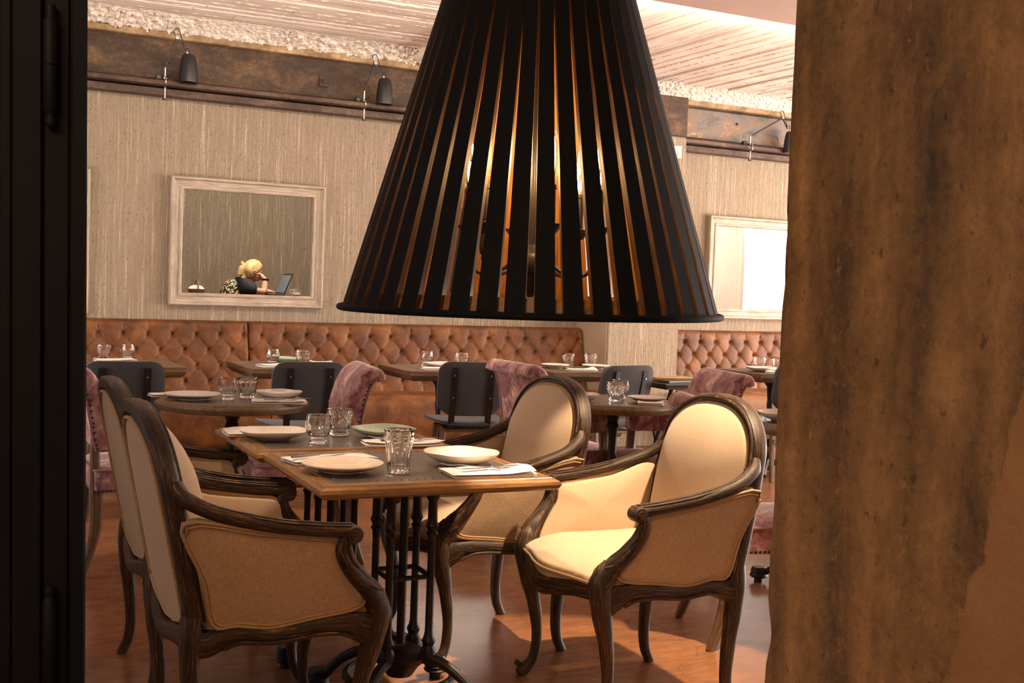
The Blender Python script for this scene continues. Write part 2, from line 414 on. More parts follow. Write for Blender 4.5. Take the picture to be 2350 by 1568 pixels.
def pillar_mat():
    t = NT('stained_raw_concrete')
    a = t.noise(t.vec('Object', (10, 10, .8)), 1, 4, .5, .2); b = t.noise(t.vec('Object', (1, 1.3, .8)), 6, 10, .72, .3); g = t.noise(t.vec('Object'), 55, 8, .75)
    f = t.math('ADD', t.math('ADD', t.math('MULTIPLY', a, .38), t.math('MULTIPLY', b, .42)), t.math('MULTIPLY', g, .20))
    c = t.ramp(f, [(.38, lin('#56453a')), (.455, lin('#82623f')), (.53, lin('#a27a4e')), (.62, lin('#c4965e'))])
    area_ = t.noise(t.vec('Object', (1, 1, .5)), 3, 3, .5); sp = t.noise(t.vec('Object', (1, 1, .75)), 42, 6, .72)
    c = t.mix(t.math('MULTIPLY', t.ramp(sp, [(.60, (0, 0, 0)), (.64, (1, 1, 1))]), t.ramp(area_, [(.42, (.1, .1, .1)), (.6, (.9, .9, .9))])), c, lin('#b9854f'))
    fl = t.noise(t.vec('Object', (1, 1, .6)), 9, 7, .7); c = t.mix(t.ramp(fl, [(.685, (0, 0, 0)), (.70, (1, 1, 1))]), c, lin('#b58c63'))
    dk = t.noise(t.vec('Object', (1, 1, .7)), 30, 6, .7); c = t.mix(t.ramp(dk, [(.33, (.6, .6, .6)), (.40, (0, 0, 0))]), c, lin('#2c2119'))
    s = t.n('ShaderNodeSeparateXYZ'); t.l(t.co.outputs['Object'], s.inputs[0])
    edge = t.noise(t.vec('Object'), 9, 5, .6)
    yy = t.math('ADD', t.math('ADD', s.outputs[1], t.math('MULTIPLY', edge, .10)), t.math('MULTIPLY', s.outputs[2], .227))
    patch = t.ramp(yy, [(.655, (1, 1, 1)), (.659, (0, 0, 0))])
    fine = t.noise(t.vec('Object'), 5, 4); c = t.mix(patch, c, t.ramp(fine, [(.3, lin('#ae7f50')), (.7, lin('#bf8e5a'))]))
    hh = t.math('ADD', t.math('MULTIPLY', g, 1.0), t.math('ADD', t.math('MULTIPLY', b, .8), t.math('ADD', t.math('MULTIPLY', patch, .4), t.math('MULTIPLY', sp, .5))))
    t.set(Base_Color=c, Roughness=.9); t.bump(hh, .010); return t.m
m_pillar = pillar_mat()
def floral():
    t = NT('floral_print'); v = t.n('ShaderNodeTexVoronoi'); v.inputs['Scale'].default_value = 62; t.l(t.co.outputs['Object'], v.inputs[0])
    t.set(Base_Color=t.ramp(v.outputs['Distance'], [(.25, lin('#e8d9b4')), (.42, lin('#c9b27c')), (.5, lin('#1d1710')), (.7, lin('#15110c'))]), Roughness=.8); return t.m
m_floral = floral()

# ------------------------------------------------------------------ setting
def structure(o, label, cat): return tag(o, label, cat, kind='structure')
mb = MB(); mb.add([(-2, -3, 0), (10, -3, 0), (10, 8.9, 0), (-2, 8.9, 0)], [(0, 1, 2, 3)])
structure(obj('floor', mb, m_floor, smooth=0), 'polished terracotta orange concrete floor under all the chairs and tables', 'floor')
VW = 8.7
def holed(u0, u1, z0, z1, holes):
    mb = MB(); us = [u0]
    for a, b, c, d in holes:
        boxlh(mb, (us[-1], VW, z0), (a, VW + .03, z1), .0005); boxlh(mb, (a, VW, z0), (b, VW + .03, c), .0005); boxlh(mb, (a, VW, d), (b, VW + .03, z1), .0005); us.append(b)
    boxlh(mb, (us[-1], VW, z0), (u1, VW + .03, z1), .0005); return mb
HL = (1.66, 2.66, 1.18, 1.96); HR = (6.50, 7.47, 1.19, 1.96)
structure(obj('wall_back', holed(-2, 10, 0, 3.3, [HL, HR]), m_wall, smooth=0), 'beige combed plaster wall with vertical ribs behind the leather banquettes', 'wall')
mb = MB(); boxlh(mb, (5.08, 8.223, 0), (5.80, 8.72, 2.66), .012)
pil = structure(obj('wall_pilaster', mb, m_wall, smooth=0), 'ribbed plaster pilaster between the two leather banquettes', 'wall')
mb = MB(); boxlh(mb, (5.074, 8.235, 0), (5.081, 8.7, 2.66), .002); obj('side_face', mb, m_stucco, pil, smooth=0)
mb = MB(); boxlh(mb, (5.66, 8.212, 2.47), (5.745, 8.224, 2.58), .004); obj('switch_plate', mb, plain('grey_plastic', (.42, .40, .40, 1), .4), pil, smooth=0)
mb = MB(); boxlh(mb, (10, -3, 0), (10.15, 1.2, 3.3)); boxlh(mb, (10, 4.0, 0), (10.15, 5.2, 3.3)); boxlh(mb, (10, 8.0, 0), (10.15, 8.9, 3.3))
for a, b in ((1.2, 4.0), (5.2, 8.0)): boxlh(mb, (10, a, 0), (10.15, b, .6)); boxlh(mb, (10, a, 2.9), (10.15, b, 3.3))
structure(obj('wall_right', mb, m_plast, smooth=0), 'plastered side wall with tall windows beyond the pillar', 'wall')
mb = MB(); boxlh(mb, (-2.15, -3, 0), (-2, 3.2, 3.3)); boxlh(mb, (-2.15, 5.2, 0), (-2, 8.9, 3.3)); boxlh(mb, (-2.15, 3.2, 0), (-2, 5.2, .8)); boxlh(mb, (-2.15, 3.2, 2.8), (-2, 5.2, 3.3))
structure(obj('wall_left', mb, m_plast, smooth=0), 'plastered wall with a window beyond the dark door post', 'wall')
mb = MB(); boxlh(mb, (-2, -3.15, 0), (10, -3, 3.3))
structure(obj('wall_front', mb, m_plast, smooth=0), 'plain plastered wall closing the room on the near side', 'wall')

# ceiling
mb = MB(); boxlh(mb, (-2, 5.9, 3.17), (10, 8.9, 3.3), .002)
ceil = structure(obj('ceiling', mb, m_ceilL, smooth=0), 'whitewashed board-marked concrete ceiling above the back of the room', 'ceiling')
v = 5.96
while v < 8.42:
    w = random.uniform(.085, .115); h = random.uniform(-.007, .007); u = .2
    while u < 3.38:
        l = min(random.uniform(1.4, 2.6), 3.38 - u); mb = MB()
        if 3.38 - u - l < .25: l = 3.38 - u
        hh = h + random.uniform(-.004, .004)
        boxlh(mb, (u + .002, v + .003, 3.135 + hh), (u + l - .002, v + w - .003, 3.175), .004)
        obj('ceiling_board', mb, m_ceilL, ceil, smooth=0); u += l
    v += w
mb = MB(); v = 5.96; random.seed(11)
# raised mortar lips left along the board joints
def lips(mb, a, b, z, seed):
    n = int((Vector(b) - Vector(a)).length / .012); vs = []; fs = []
    A, B = Vector(a), Vector(b); d = (B - A).normalized(); s = d.cross(Vector((0, 0, 1)))
    for i in range(n + 1):
        p = A.lerp(B, i / n); q = noise.noise(Vector((p.x * 9 + seed, p.y * 9, seed))); r = noise.noise(Vector((p.x * 40, p.y * 40, seed)))
        h = max(.0, .005 * (q + .35) + .005 * r); w = .002 + h * .6
        vs += [p + s * (-w + r * .004), p + s * (r * .006) - Vector((0, 0, h)), p + s * (w + r * .004)]
    for i in range(n): k = i * 3; fs += [(k, k + 1, k + 4, k + 3), (k + 1, k + 2, k + 5, k + 4)]
    mb.add(vs, fs)
for i in range(26): lips(mb, (.2, 5.96 + i * .0985, 3.131), (3.36, 5.965 + i * .0985, 3.131), 0, i * 3.1)
u = 3.85
for i in range(44): lips(mb, (u, 5.93, 3.131), (u, 8.42, 3.131), 0, 90 + i * 2.3); u += .118
tag(obj('mortar_lips', mb, m_ceilL, ceil, smooth=60), kind='stuff')
u = 3.78; random.seed(5)
while u < 9.2:
    w = random.choice((.10, .11, .12, .2)); h = random.uniform(-.008, .008); mb = MB()
    boxlh(mb, (u + .004, 5.92, 3.137 + h), (u + w - .004, 8.42, 3.175), .005); obj('ceiling_board', mb, m_ceilR, ceil, smooth=0); u += w
mb = MB(); boxlh(mb, (3.38, 5.9, 3.06), (3.78, 8.5, 3.2), .01)
structure(obj('ceiling_rib', mb, m_ceilR, smooth=0), 'white concrete rib crossing the ceiling behind the slatted lamp', 'beam')
mb = MB(); boxlh(mb, (-2, -3, 3.08), (10, 5.94, 3.3), .004)
structure(obj('ceiling_soffit', mb, m_plast, smooth=0), 'smooth pinkish plaster soffit at the top of the view', 'ceiling')
# crumbling concrete band over the steel beam
def crumble(u0, u1, amp):
    n = int((u1 - u0) / .012); mb = MB(); prof = [(8.34, 3.15), (8.38, 3.135), (8.42, 3.12), (8.46, 3.10), (8.50, 3.08), (8.53, 3.06), (8.56, 3.04), (8.6, 3.03)]
    prof = [p.lerp(q, t) for p, q in zip(map(lambda a: Vector((*a, 0)), prof), map(lambda a: Vector((*a, 0)), prof[1:])) for t in (0, .5)] + [Vector((8.6, 3.03, 0))]
    m = len(prof); vs = []; fs = []
    for i in range(n + 1):
        u = u0 + (u1 - u0) * i / n
        for j, q in enumerate(prof):
            p = Vector((u, q.x, q.y)); a = noise.noise(p * 26) * .5 + noise.noise(p * 60) * .5 + .25 * noise.noise(p * 9)
            k = amp * max(-.3, a) * min(1, j / 3) * (.4 + 1.0 * max(0, noise.noise(Vector((u * 1.3, 2, 0))) + .4))
            vs.append(p + Vector((0, -k, -k * .9)))
    for i in range(n):
        for j in range(m - 1): a = i * m + j; fs.append((a, a + 1, a + m + 1, a + m))
    mb.add(vs, fs); return mb
tag(obj('crumbled_edge', crumble(.4, 3.5, .042), m_rough, ceil, smooth=40), kind='stuff')
tag(obj('crumbled_edge', crumble(3.5, 8.4, .02), m_rough, ceil, smooth=40), kind='stuff')
# steel beam
beam = structure(link('steel_beam', None), 'rusty riveted steel beam under the whitewashed ceiling', 'beam')
mb = MB(); boxlh(mb, (-1, 8.64, 2.66), (5.52, 8.7, 3.05), .002); boxlh(mb, (5.83, 8.64, 2.66), (9.9, 8.7, 3.05), .002); obj('web', mb, m_steel, beam, smooth=0)
mb = MB(); boxlh(mb, (-1, 8.55, 3.0), (9.9, 8.7, 3.05), .006); obj('top_flange', mb, m_gilt, beam, smooth=0)
for a, b in ((-1, 5.08), (5.83, 9.9)):
    mb = MB(); boxlh(mb, (a, 8.52, 2.662), (b, 8.68, 2.70), .006); obj('bottom_flange', mb, m_steel2, beam, smooth=0)
    mb = MB(); boxlh(mb, (a, 8.60, 2.598), (b, 8.7, 2.655), .006); obj('angle_bar', mb, m_steel2, beam, smooth=0)
mb = MB(); boxlh(mb, (5.3, 8.25, 2.66), (5.82, 8.70, 3.0), .008); obj('stiffener_plate', mb, m_steel, beam, smooth=0)
mb = MB(); boxlh(mb, (5.95, 8.615, 2.72), (7.4, 8.642, 2.99), .008); obj('patch_plate', mb, m_steel3, beam, smooth=0)
for u, z in ((2.70, 2.84), (6.62, 2.89)):
    mb = MB(); cbox(mb, (u, 8.634, z), (.075, .014, .085), .003); pl = obj('washer_plate', mb, m_steel, beam, smooth=0)
    mb = MB(); lathe(mb, [(0, 0), (.017, 0), (.017, .014), (.006, .016), (.006, .03), (0, .03)], 6, (u, 8.628, z), (0, -1, 0)); obj('bolt', mb, m_steel2, pl, smooth=0)
for q, (P, lab) in enumerate((([(.3, 8.56, 2.706), (1.0, 8.57, 2.706), (1.44, 8.56, 2.708)], 'thin black cable lying on the beam left of the lamp above the framed woman'), ([(1.53, 8.56, 2.707), (2.2, 8.58, 2.706), (2.93, 8.56, 2.708)], 'thin black cable lying on the beam between the two left clamp lamps'), ([(5.9, 8.56, 2.706), (6.64, 8.56, 2.708)], 'thin black cable lying on the beam left of the clamp lamp beside the pillar'), ([(6.75, 8.56, 2.707), (8, 8.57, 2.706)], 'thin black cable on the beam running on behind the pillar'))):
    mb = MB(); tube(mb, P, .006, 6, 4); tag(obj('lamp_cable', mb, m_black, smooth=60), lab, 'cable', 'lamp cables along the beam')

# pillar in front
mb = MB(); rows = 130; vs = []; fs = []
path = [(2.55, 1.84), (1.60, 1.84), (1.575, 1.832), (1.558, 1.815), (1.55, 1.79)] + [(1.55 , 1.79 - .025 * k) for k in range(1, 34)] + [(1.56, .93), (1.6, .9), (2.55, .9)]
base = (1.55, .9)
for j in range(rows + 1):
    z = 3.08 * j / rows
    for (u, w) in path:
        k = .007 * noise.noise(Vector((u * 9, w * 9, z * 9))) + .004 * noise.noise(Vector((u * 40, w * 40, z * 30)))
        ed = .016 * max(0, noise.noise(Vector((3, w * 12, z * 7)))) if w > 1.80 else 0
        vs.append((u - base[0] + k + ed * .6, w - base[1] - ed + k + (z - 1.3) * -.0, z))
n = len(path)
for j in range(rows):
    for i in range(n - 1): a = j * n + i; fs.append((a, a + 1, a + n + 1, a + n))
mb.add(vs, fs)
structure(obj('concrete_pillar', mb, m_pillar, smooth=60, loc=(1.520, .9, 0)), 'massive stained raw concrete pillar beside the right-hand armchair', 'pillar')

# steel door at the left edge
dr = structure(link('door_1', None, None, (.1815, 1.374, 0), math.radians(-5.5)), 'black steel glazed door standing open at the edge of the view', 'door')
m_door = plain('black_steel_door', (.004, .0034, .0035, 1), .6, 0, .3, 8, Specular_IOR_Level=.15)
dr.rotation_euler = (0, -.0152, math.radians(-5.5))
for nm, x0, x1, y0, y1 in (('door_post', -.0175, 0, -.004, .05), ('frame_bar', -.046, -.0175, .004, .05), ('door_stile', -.077, -.046, 0, .045), ('glazing_bead', -.09, -.077, .006, .03)):
    mb = MB(); boxlh(mb, (x0, y0, 0), (x1, y1, 2.6), .0025); obj(nm, mb, m_door, dr, smooth=0)
mb = MB(); boxlh(mb, (-.6, .014, 0), (-.088, .020, 2.6), .001); obj('pane', mb, m_glass, dr, smooth=0)
for z in (1.545, .90):
    mb = MB(); lathe(mb, [(0, -.066), (.005, -.066), (.0068, -.06), (.0055, -.055), (.0068, -.051), (.008, -.049), (.008, 0), (.0074, .0005), (.008, .001), (.008, .049), (.0068, .051), (.0055, .055), (.0068, .06), (.005, .066), (0, .066)], 14, (-.038, -.004, z)); obj('hinge', mb, m_door, dr)

# wall frames
def frame(name, label, cat, u0, u1, z0, z1, group, w=.092):
    prof = [(0, 0), (0, .045), (.006, .054), (.018, .054), (.024, .046), (.030, .034), (w - .026, .028), (w - .022, .036), (w - .008, .038), (w, .032), (w, -.02)]
    t = thing(name, label, cat, (u0, VW, z0), 0, group); Wd, Hh = u1 - u0, z1 - z0
    cs = [(0, 0, 1, 1), (Wd, 0, -1, 1), (Wd, Hh, -1, -1), (0, Hh, 1, -1)]
    for i in range(4):
        a, b = cs[i], cs[(i + 1) % 4]; mb = MB(); vs = []; uv = []
        for q, L in ((a, 0), (b, Wd if i % 2 == 0 else Hh)):
            for d, h in prof: vs.append((q[0] + q[2] * d, -h, q[1] + q[3] * d)); uv.append((d + h, L + i * 3))
        m = len(prof); fs = [(k, k + 1, m + k + 1, m + k) for k in range(m - 1)]
        mb.add(vs, fs, uv); obj('frame_rail', mb, m_white, t, smooth=25)
    return t
frame('wall_frame', 'whitewashed wooden frame on the ribbed wall with a woman at a laptop inside it', 'frame', 1.585, 2.75, 1.10, 2.043, 'whitewashed frames on the back wall')
frame('wall_frame', 'whitewashed wooden frame at the right showing a bright white window', 'frame', 6.40, 7.565, 1.105, 2.05, 'whitewashed frames on the back wall')
fl = frame('wall_frame', 'whitewashed wooden frame mostly cut off by the black door', 'frame', -.14, 1.03, 1.02, 2.045, 'whitewashed frames on the back wall')
fm = frame('wall_frame', 'whitewashed wooden frame hidden behind the slatted lamp', 'frame', 3.33, 4.50, 1.10, 2.045, 'whitewashed frames on the back wall')
m_mirror = plain('mirror_glass', (.8, .82, .84, 1), .03, 1, .02)
for t in (fl, fm):
    mb = MB(); boxlh(mb, (.08, -.012, .08), (1.09, -.006, .87 if t is fm else .95), .001); obj('mirror_pane', mb, m_mirror, t, smooth=0)

# rooms seen through the two open frames
mb = MB(); boxlh(mb, (.6, 12.5, 0), (4.4, 12.65, 3.3), .002); boxlh(mb, (.45, 8.731, 0), (.6, 12.65, 3.3), .002); boxlh(mb, (4.4, 8.731, 0), (4.55, 12.65, 3.3), .002)
structure(obj('wall_far', mb, m_wall, smooth=0), 'ribbed plaster wall behind the woman inside the frame', 'wall')
mb = MB(); boxlh(mb, (.6, 8.731, 3.15), (4.4, 12.5, 3.3), .002); structure(obj('ceiling_far', mb, m_plast, smooth=0), 'ceiling of the room seen within the frame', 'ceiling')
mb = MB(); boxlh(mb, (.6, 8.731, .25), (4.4, 12.5, .36), .002); structure(obj('floor_far', mb, m_floor, smooth=0), 'raised floor of the room seen within the frame', 'floor')
mb = MB(); boxlh(mb, (5.8, 11.2, 0), (8.75, 11.35, 3.3), .002); boxlh(mb, (5.65, 8.731, 0), (5.8, 11.35, 3.3), .002); boxlh(mb, (10.6, 8.731, 0), (10.75, 11.35, 3.3), .002)
m_creamwall = plain('cream_plaster', (.72, .62, .50, 1), .85, 0, .05, 5)
wf = structure(obj('wall_far_right', mb, m_creamwall, smooth=0), 'cream plaster wall beside the bright window inside the right frame', 'wall')
mb = MB(); boxlh(mb, (5.8, 8.731, 3.1), (10.6, 11.35, 3.3), .002); structure(obj('ceiling_far_right', mb, m_plast, smooth=0), 'ceiling of the bright room within the right frame', 'ceiling')
mb = MB(); boxlh(mb, (5.8, 8.731, -.05), (10.6, 11.35, 0), .002); structure(obj('floor_far_right', mb, m_floor, smooth=0), 'floor of the bright room within the right frame', 'floor')
win = structure(link('window_1', None), 'tall bright window with an arched reveal inside the right frame', 'window')
mb = MB(); P = [(8.75, 11.19, 0), (8.75, 11.19, 1.5), (8.74, 11.19, 1.9), (8.70, 11.19, 2.15), (8.60, 11.19, 2.35)]; sweep(mb, P, .09, .06, (0, 1, 0), 8, 6, .5); obj('arched_reveal', mb, m_creamwall, win)
mb = MB(); boxlh(mb, (8.8, 11.28, 0), (10.6, 11.3, 3.1), .002); obj('pane', mb, m_pane, win, smooth=0)
area('right_room_fill', (7.6, 9.6, 3.0), (7.8, 11.2, 1.5), 1.2, .5, 105, (1, .93, .84))  # added area light that lifts the cream wall, not a visible fixture

# ------------------------------------------------------------------ banquettes
def banquette(label, u0, u1, phase, v_top=8.60, v_bot=8.48, z0=.46, z1=.985, du=.172):
    t = thing('banquette', label, 'banquette', (u0, 0, 0), 0, 'tufted leather banquettes along the back wall'); L = u1 - u0
    rows = [.885, .772, .659, .546]; dz = .113
    nu = int(L / .0085); nz = 66; vs = []; fs = []; uv = []
    def hgt(x, z):
        a = (x - phase) / du; b = (rows[0] - z) / (2 * dz); p, q = a + b, a - b
        s = (abs(math.sin(PI * p)) * abs(math.sin(PI * q))) ** .17
        top = abs(math.sin(PI * (a))) ** .2; bot = abs(math.sin(PI * (a + .5))) ** .2
        if z > rows[0]: f = min(1, (z - rows[0]) / .05); s = s * (1 - f) + top * f; s = s + (1 - s) * max(0, min(1, (z - rows[0] - .055) / .04)) * .8
        if z < rows[3]: f = min(1, (rows[3] - z) / .04); s = s * (1 - f) + bot * f
        e = min(1, x / .03, (L - x) / .03); e = max(0, e); s *= math.sqrt(max(0, 1 - (1 - e) ** 2))
        r_ = (rows[0] - z) / dz; k_ = min(3, max(0, round(r_))); x_ = (x - phase) / du - .5 * (k_ % 2); dd = math.hypot((x_ - round(x_)) * du, (r_ - k_) * dz)
        rip = .0025 * math.cos(9 * math.atan2((r_ - k_) * dz, (x_ - round(x_)) * du + 1e-6)) * math.exp(-(dd / .04) ** 2)
        return .030 * s - .022 * math.exp(-(dd / .020) ** 2) + rip
    for i in range(nu + 1):
        x = L * i / nu
        for j in range(nz + 1):
            z = z0 + (z1 - z0) * j / nz; v = v_bot + (v_top - v_bot) * (z - z0) / (z1 - z0) + .03 - hgt(x, z)
            top = max(0, (z - z1 + .035) / .035); v += .03 * (1 - math.sqrt(max(0, 1 - top * top)))
            vs.append((x, v, z)); uv.append((x, z))
        for v, z in ((8.66, z1 + .006), (8.695, z1), (8.695, z0)): vs.append((x, v, z)); uv.append((x, v))
    m = nz + 4
    for i in range(nu):
        for j in range(m - 1): a = i * m + j; fs.append((a, a + m, a + m + 1, a + 1))
    fs.append(tuple(range(m))); fs.append(tuple(nu * m + k for k in range(m))[::-1])
    mb = MB(); mb.add(vs, fs, uv); bk = obj('backrest', mb, m_leather, t, smooth=70)
    mb = MB()
    for r, z in enumerate(rows):
        x = phase + (0 if r % 2 == 0 else du / 2)
        x -= du * math.floor((x - .02) / du)
        while x < L - .02:
            v = v_bot + (v_top - v_bot) * (z - z0) / (z1 - z0) + .049
            lathe(mb, [(.0125, 0), (.0125, .004), (.008, .010), (0, .0115)], 8, (x, v, z), (0, -1, .2)); x += du
    tag(obj('buttons', mb, m_button, bk, smooth=60), kind='stuff')
    mb = MB(); P = [(7.94, .14), (7.90, .18), (7.895, .40), (7.905, .445), (7.94, .468), (8.1, .478), (8.45, .472), (8.62, .465), (8.65, .14)]
    n = max(2, int(L / .12)); vs = []; fs = []; uv = []
    for i in range(n + 1):
        x = L * i / n
        for (v, z) in P:
            k = .006 * noise.noise(Vector((x * 5 + u0, v * 3, z * 2))); vs.append((x, v + k, z + k)); uv.append((x, v + z))
    m = len(P)
    for i in range(n):
        for j in range(m): a = i * m + j; b = i * m + (j + 1) % m; fs.append((a, b, b + m, a + m))
    fs.append(tuple(range(m))[::-1]); fs.append(tuple(n * m + k for k in range(m)))
    mb.add(vs, fs, uv); obj('seat', mb, m_suede, t, smooth=50)
    mb = MB(); boxlh(mb, (.02, 8.0, 0), (L - .02, 8.6, .14), .004); obj('plinth', mb, plain('dark_plinth', (.05, .04, .035, 1), .7), t, smooth=0)
    return t
banquette('tan buttoned leather banquette at the far left, ending at the seam', -.6, 2.162, 2.02 - .172 * 10 + .02)
banquette('long tan buttoned leather banquette running behind the slatted lamp to the pilaster', 2.168, 5.066, .10)
banquette('tan buttoned leather banquette right of the pilaster under the bright frame', 5.81, 9.4, .15)

# ------------------------------------------------------------------ louis armchair (faces +x)
def make_armchair():
    t = thing('armchair', '', 'chair')
    def bx(y, z): return -.246 - .20 * (z - .44) + .010 * (y / .29) ** 2
    def arch(hw, zt, zs=.77, bw=.25, zb=.45, n=26):
        P = []
        for k in range(n + 1):
            a = PI * k / n; c, s = math.cos(a), math.sin(a)
            P.append((hw * math.copysign(abs(c) ** .86, c), zs + (zt - zs) * abs(s) ** .86))
        return P, bw, zb
    # back frame: one bent hoop from post to post
    P, bw, zb = arch(.256, .968)
    path = [(.258, zb), (.262, .56), (.262, .68)] + P[1:-1] + [(-.262, .68), (-.262, .56), (-.258, zb)]
    C = [Vector((bx(y, z), y, z)) for y, z in path]
    mb = MB(); sweep(mb, C, [.052, .048, .040, .040, .040, .040, .040, .048, .052], .052, (1, 0, 0), 10, 2, .6); fr = obj('back_frame', mb, m_oak, t, smooth=50)
    mb = MB()
    for dr_, off in ((.008, .027),):
        sweep(mb, [Vector((bx(y, z) + off, y * (1 + dr_ / .27), z + (dr_ if abs(z) > .77 else 0) * max(0, (z - .77) / .19))) for y, z in path[3:-3]], .011, .012, (1, 0, 0), 6, 2)
    obj('moulding', mb, m_oak, fr, smooth=60)
    # inside back cushion
    P, _, _ = arch(.240, .951)
    out = P + [(-.242, .66), (-.236, .48), (.236, .48), (.242, .66)]
    out = dens(out, .03)
    mb = MB(); pad(mb, out, lambda y, z, o: Vector((bx(y, z) + o, y, z)), .0, .034, 0, .080, 8, (0, .70), 3.0); cu = obj('back_cushion', mb, m_linen_in, t, smooth=60)
    mb = MB(); tube(mb, [Vector((bx(y, z) + .026, y * 1.01, z * 1.004)) for y, z in P], .006, 6); obj('piping', mb, m_gimp, cu, smooth=60)
    # outer back panel
    P, _, _ = arch(.231, .941)
    low = [(-.235, .62), (-.232, .455), (-.19, .432), (-.12, .418), (0, .40), (.12, .418), (.19, .432), (.232, .455), (.235, .62)]
    out = dens(P + low, .03)
    mb = MB(); pad(mb, [(-a, b) for a, b in out], lambda y, z, o: Vector((bx(y, z) - o, y, z)), .005, .020, 0, .008, 5, (0, .68)); ob = obj('outer_back_panel', mb, m_linen, t, smooth=60)
    mb = MB(); tube(mb, [Vector((bx(y, z) - .023, y * .985, .68 + (z - .68) * .985)) for y, z in out], .0055, 6, 1, True); obj('piping', mb, m_gimp, ob, smooth=60)
    for s in (-1, 1):
        # arm rail with scroll
        mb = MB()
        A = [(-.300, s * .262, .80), (-.278, s * .280, .768), (-.20, s * .298, .728), (-.06, s * .305, .693), (.07, s * .306, .675), (.150, s * .306, .668)]
        sweep(mb, A, [.034, .042, .042, .042, .042, .046], [.042, .040, .036, .035, .034, .036], (0, 0, 1), 10, 5, .75)
        lathe(mb, [(0, -.030), (.012, -.030), (.013, -.025), (.021, -.025), (.024, -.02), (.024, .02), (.021, .025), (.013, .025), (.012, .030), (0, .030)], 16, (.152, s * .306, .660), (0, 1, 0))
        ar = obj('arm_rail', mb, m_oak, t, smooth=50)
        mb = MB()
        for dy, dz in ((-.014, .014), (.0, .018), (.014, .014)):
            sweep(mb, [(a[0], a[1] + dy * (1 if i > 1 else .5), a[2] + dz) for i, a in enumerate(A[1:])], .010, .008, (0, 0, 1), 6, 5)
        obj('moulding', mb, m_oak, ar, smooth=60)
        mb = MB()
        S = [(.140, s * .305, .655), (.126, s * .303, .625), (.138, s * .298, .585), (.172, s * .29, .54), (.212, s * .28, .50), (.234, s * .27, .46), (.24, s * .264, .41)]
        sweep(mb, S, [.044, .040, .042, .048, .056, .062, .05], [.036, .036, .042, .05, .058, .062, .05], (0, 1, 0), 10, 5, .8)
        sweep(mb, [(a[0] + .014, a[1] + s * .010, a[2] + .008) for a in S[1:-1]] + [(.246, s * .262, .42)], [.016, .020, .024, .028, .022, .006], [.02, .02, .022, .022, .016, .004], (0, 1, 0), 8, 5)
        sp = obj('arm_support', mb, m_oak, t, smooth=50)
        mb = MB()
        for zc in (.512, .487): sweep(mb, [(.186, s * .300, zc + .022), (.205, s * .306, zc + .006), (.228, s * .303, zc - .006), (.246, s * .292, zc - .012)], .008, .008, (0, 0, 1), 6, 4)
        obj('carving', mb, m_oak, sp, smooth=60)
        # side panels
        def yo(z): return .268 + (z - .43) / .22 * .026
        out = smooth2([(-.288, .714), (-.10, .684), (.04, .661), (.114, .648), (.135, .585), (.19, .51), (.202, .47), (.170, .448), (.06, .434), (-.05, .420), (-.14, .434), (-.205, .442), (-.232, .56)], 4)
        mb = MB(); pad(mb, [(a, b) for a, b in (out if s < 0 else out[::-1])], lambda x, z, o: Vector((x, s * (yo(z) + o), z)), -.004, .010, 0, .010, 5, (-.03, .55)); sd = obj('outer_arm_panel', mb, m_linen, t, smooth=60)
        mb = MB(); tube(mb, [Vector((-.03 + (x + .03) * .985, s * (yo(z) + .012), .55 + (z - .55) * .98)) for x, z in out], .0055, 6, 1, True); tube(mb, [Vector((-.03 + (x + .03) * .945, s * (yo(z) + .013), .55 + (z - .55) * .92)) for x, z in out], .004, 6, 1, True); obj('piping', mb, m_gimp, sd, smooth=60)
        inn = smooth2([(-.272, .72), (-.10, .672), (.04, .653), (.112, .640), (.13, .585), (.18, .51), (.19, .46), (.10, .44), (-.22, .44), (-.255, .58)], 4)
        mb = MB(); pad(mb, (inn if s > 0 else inn[::-1]), lambda x, z, o: Vector((x, s * (yo(z) - o), z)), .006, .020, 0, .022, 5, (-.03, .56)); ip = obj('inner_arm_panel', mb, m_linen_in, t, smooth=60)
        # seat rail and legs
        mb = MB(); sweep(mb, [(-.245, s * .258, .392), (-.215, s * .259, .392), (-.18, s * .261, .402), (-.13, s * .263, .412), (-.04, s * .266, .402), (.07, s * .268, .412), (.15, s * .267, .414), (.20, s * .264, .400), (.235, s * .262, .385)], .045, [.07, .075, .066, .050, .044, .046, .060, .09, .11], (0, 0, 1), 10, 5, .7)
        sweep(mb, [(-.17, s * .284, .380), (-.13, s * .286, .392), (-.04, s * .288, .384), (.07, s * .289, .393), (.13, s * .288, .390), (.17, s * .284, .374)], .008, .010, (0, 0, 1), 6, 5)
        obj('side_rail', mb, m_oak, t, smooth=50)
        mb = MB(); sweep(mb, [(.226, s * .268, .515), (.238, s * .266, .475), (.245, s * .262, .43), (.232, s * .258, .35), (.207, s * .25, .24), (.196, s * .246, .14), (.206, s * .25, .06), (.238, s * .262, .012), (.246, s * .265, 0)], [.020, .058, .072, .062, .044, .034, .032, .040, .032], [.020, .058, .072, .060, .044, .034, .032, .044, .034], (1, 0, 0), 10, 5, .85)
        lathe(mb, [(0, -.02), (.011, -.02), (.011, .02), (0, .02)], 12, (.246, s * .268, .036), (0, 1, 0)); obj('leg', mb, m_oak, t, smooth=50)
        mb = MB(); sweep(mb, [(-.247, s * .255, .47), (-.25, s * .254, .41), (-.25, s * .25, .33), (-.238, s * .25, .22), (-.232, s * .25, .12), (-.240, s * .25, .05), (-.262, s * .25, .0)], [.060, .064, .056, .044, .038, .036, .032], [.056, .06, .05, .042, .036, .034, .034], (1, 0, 0), 10, 5, .7); obj('leg', mb, m_oak, t, smooth=50)
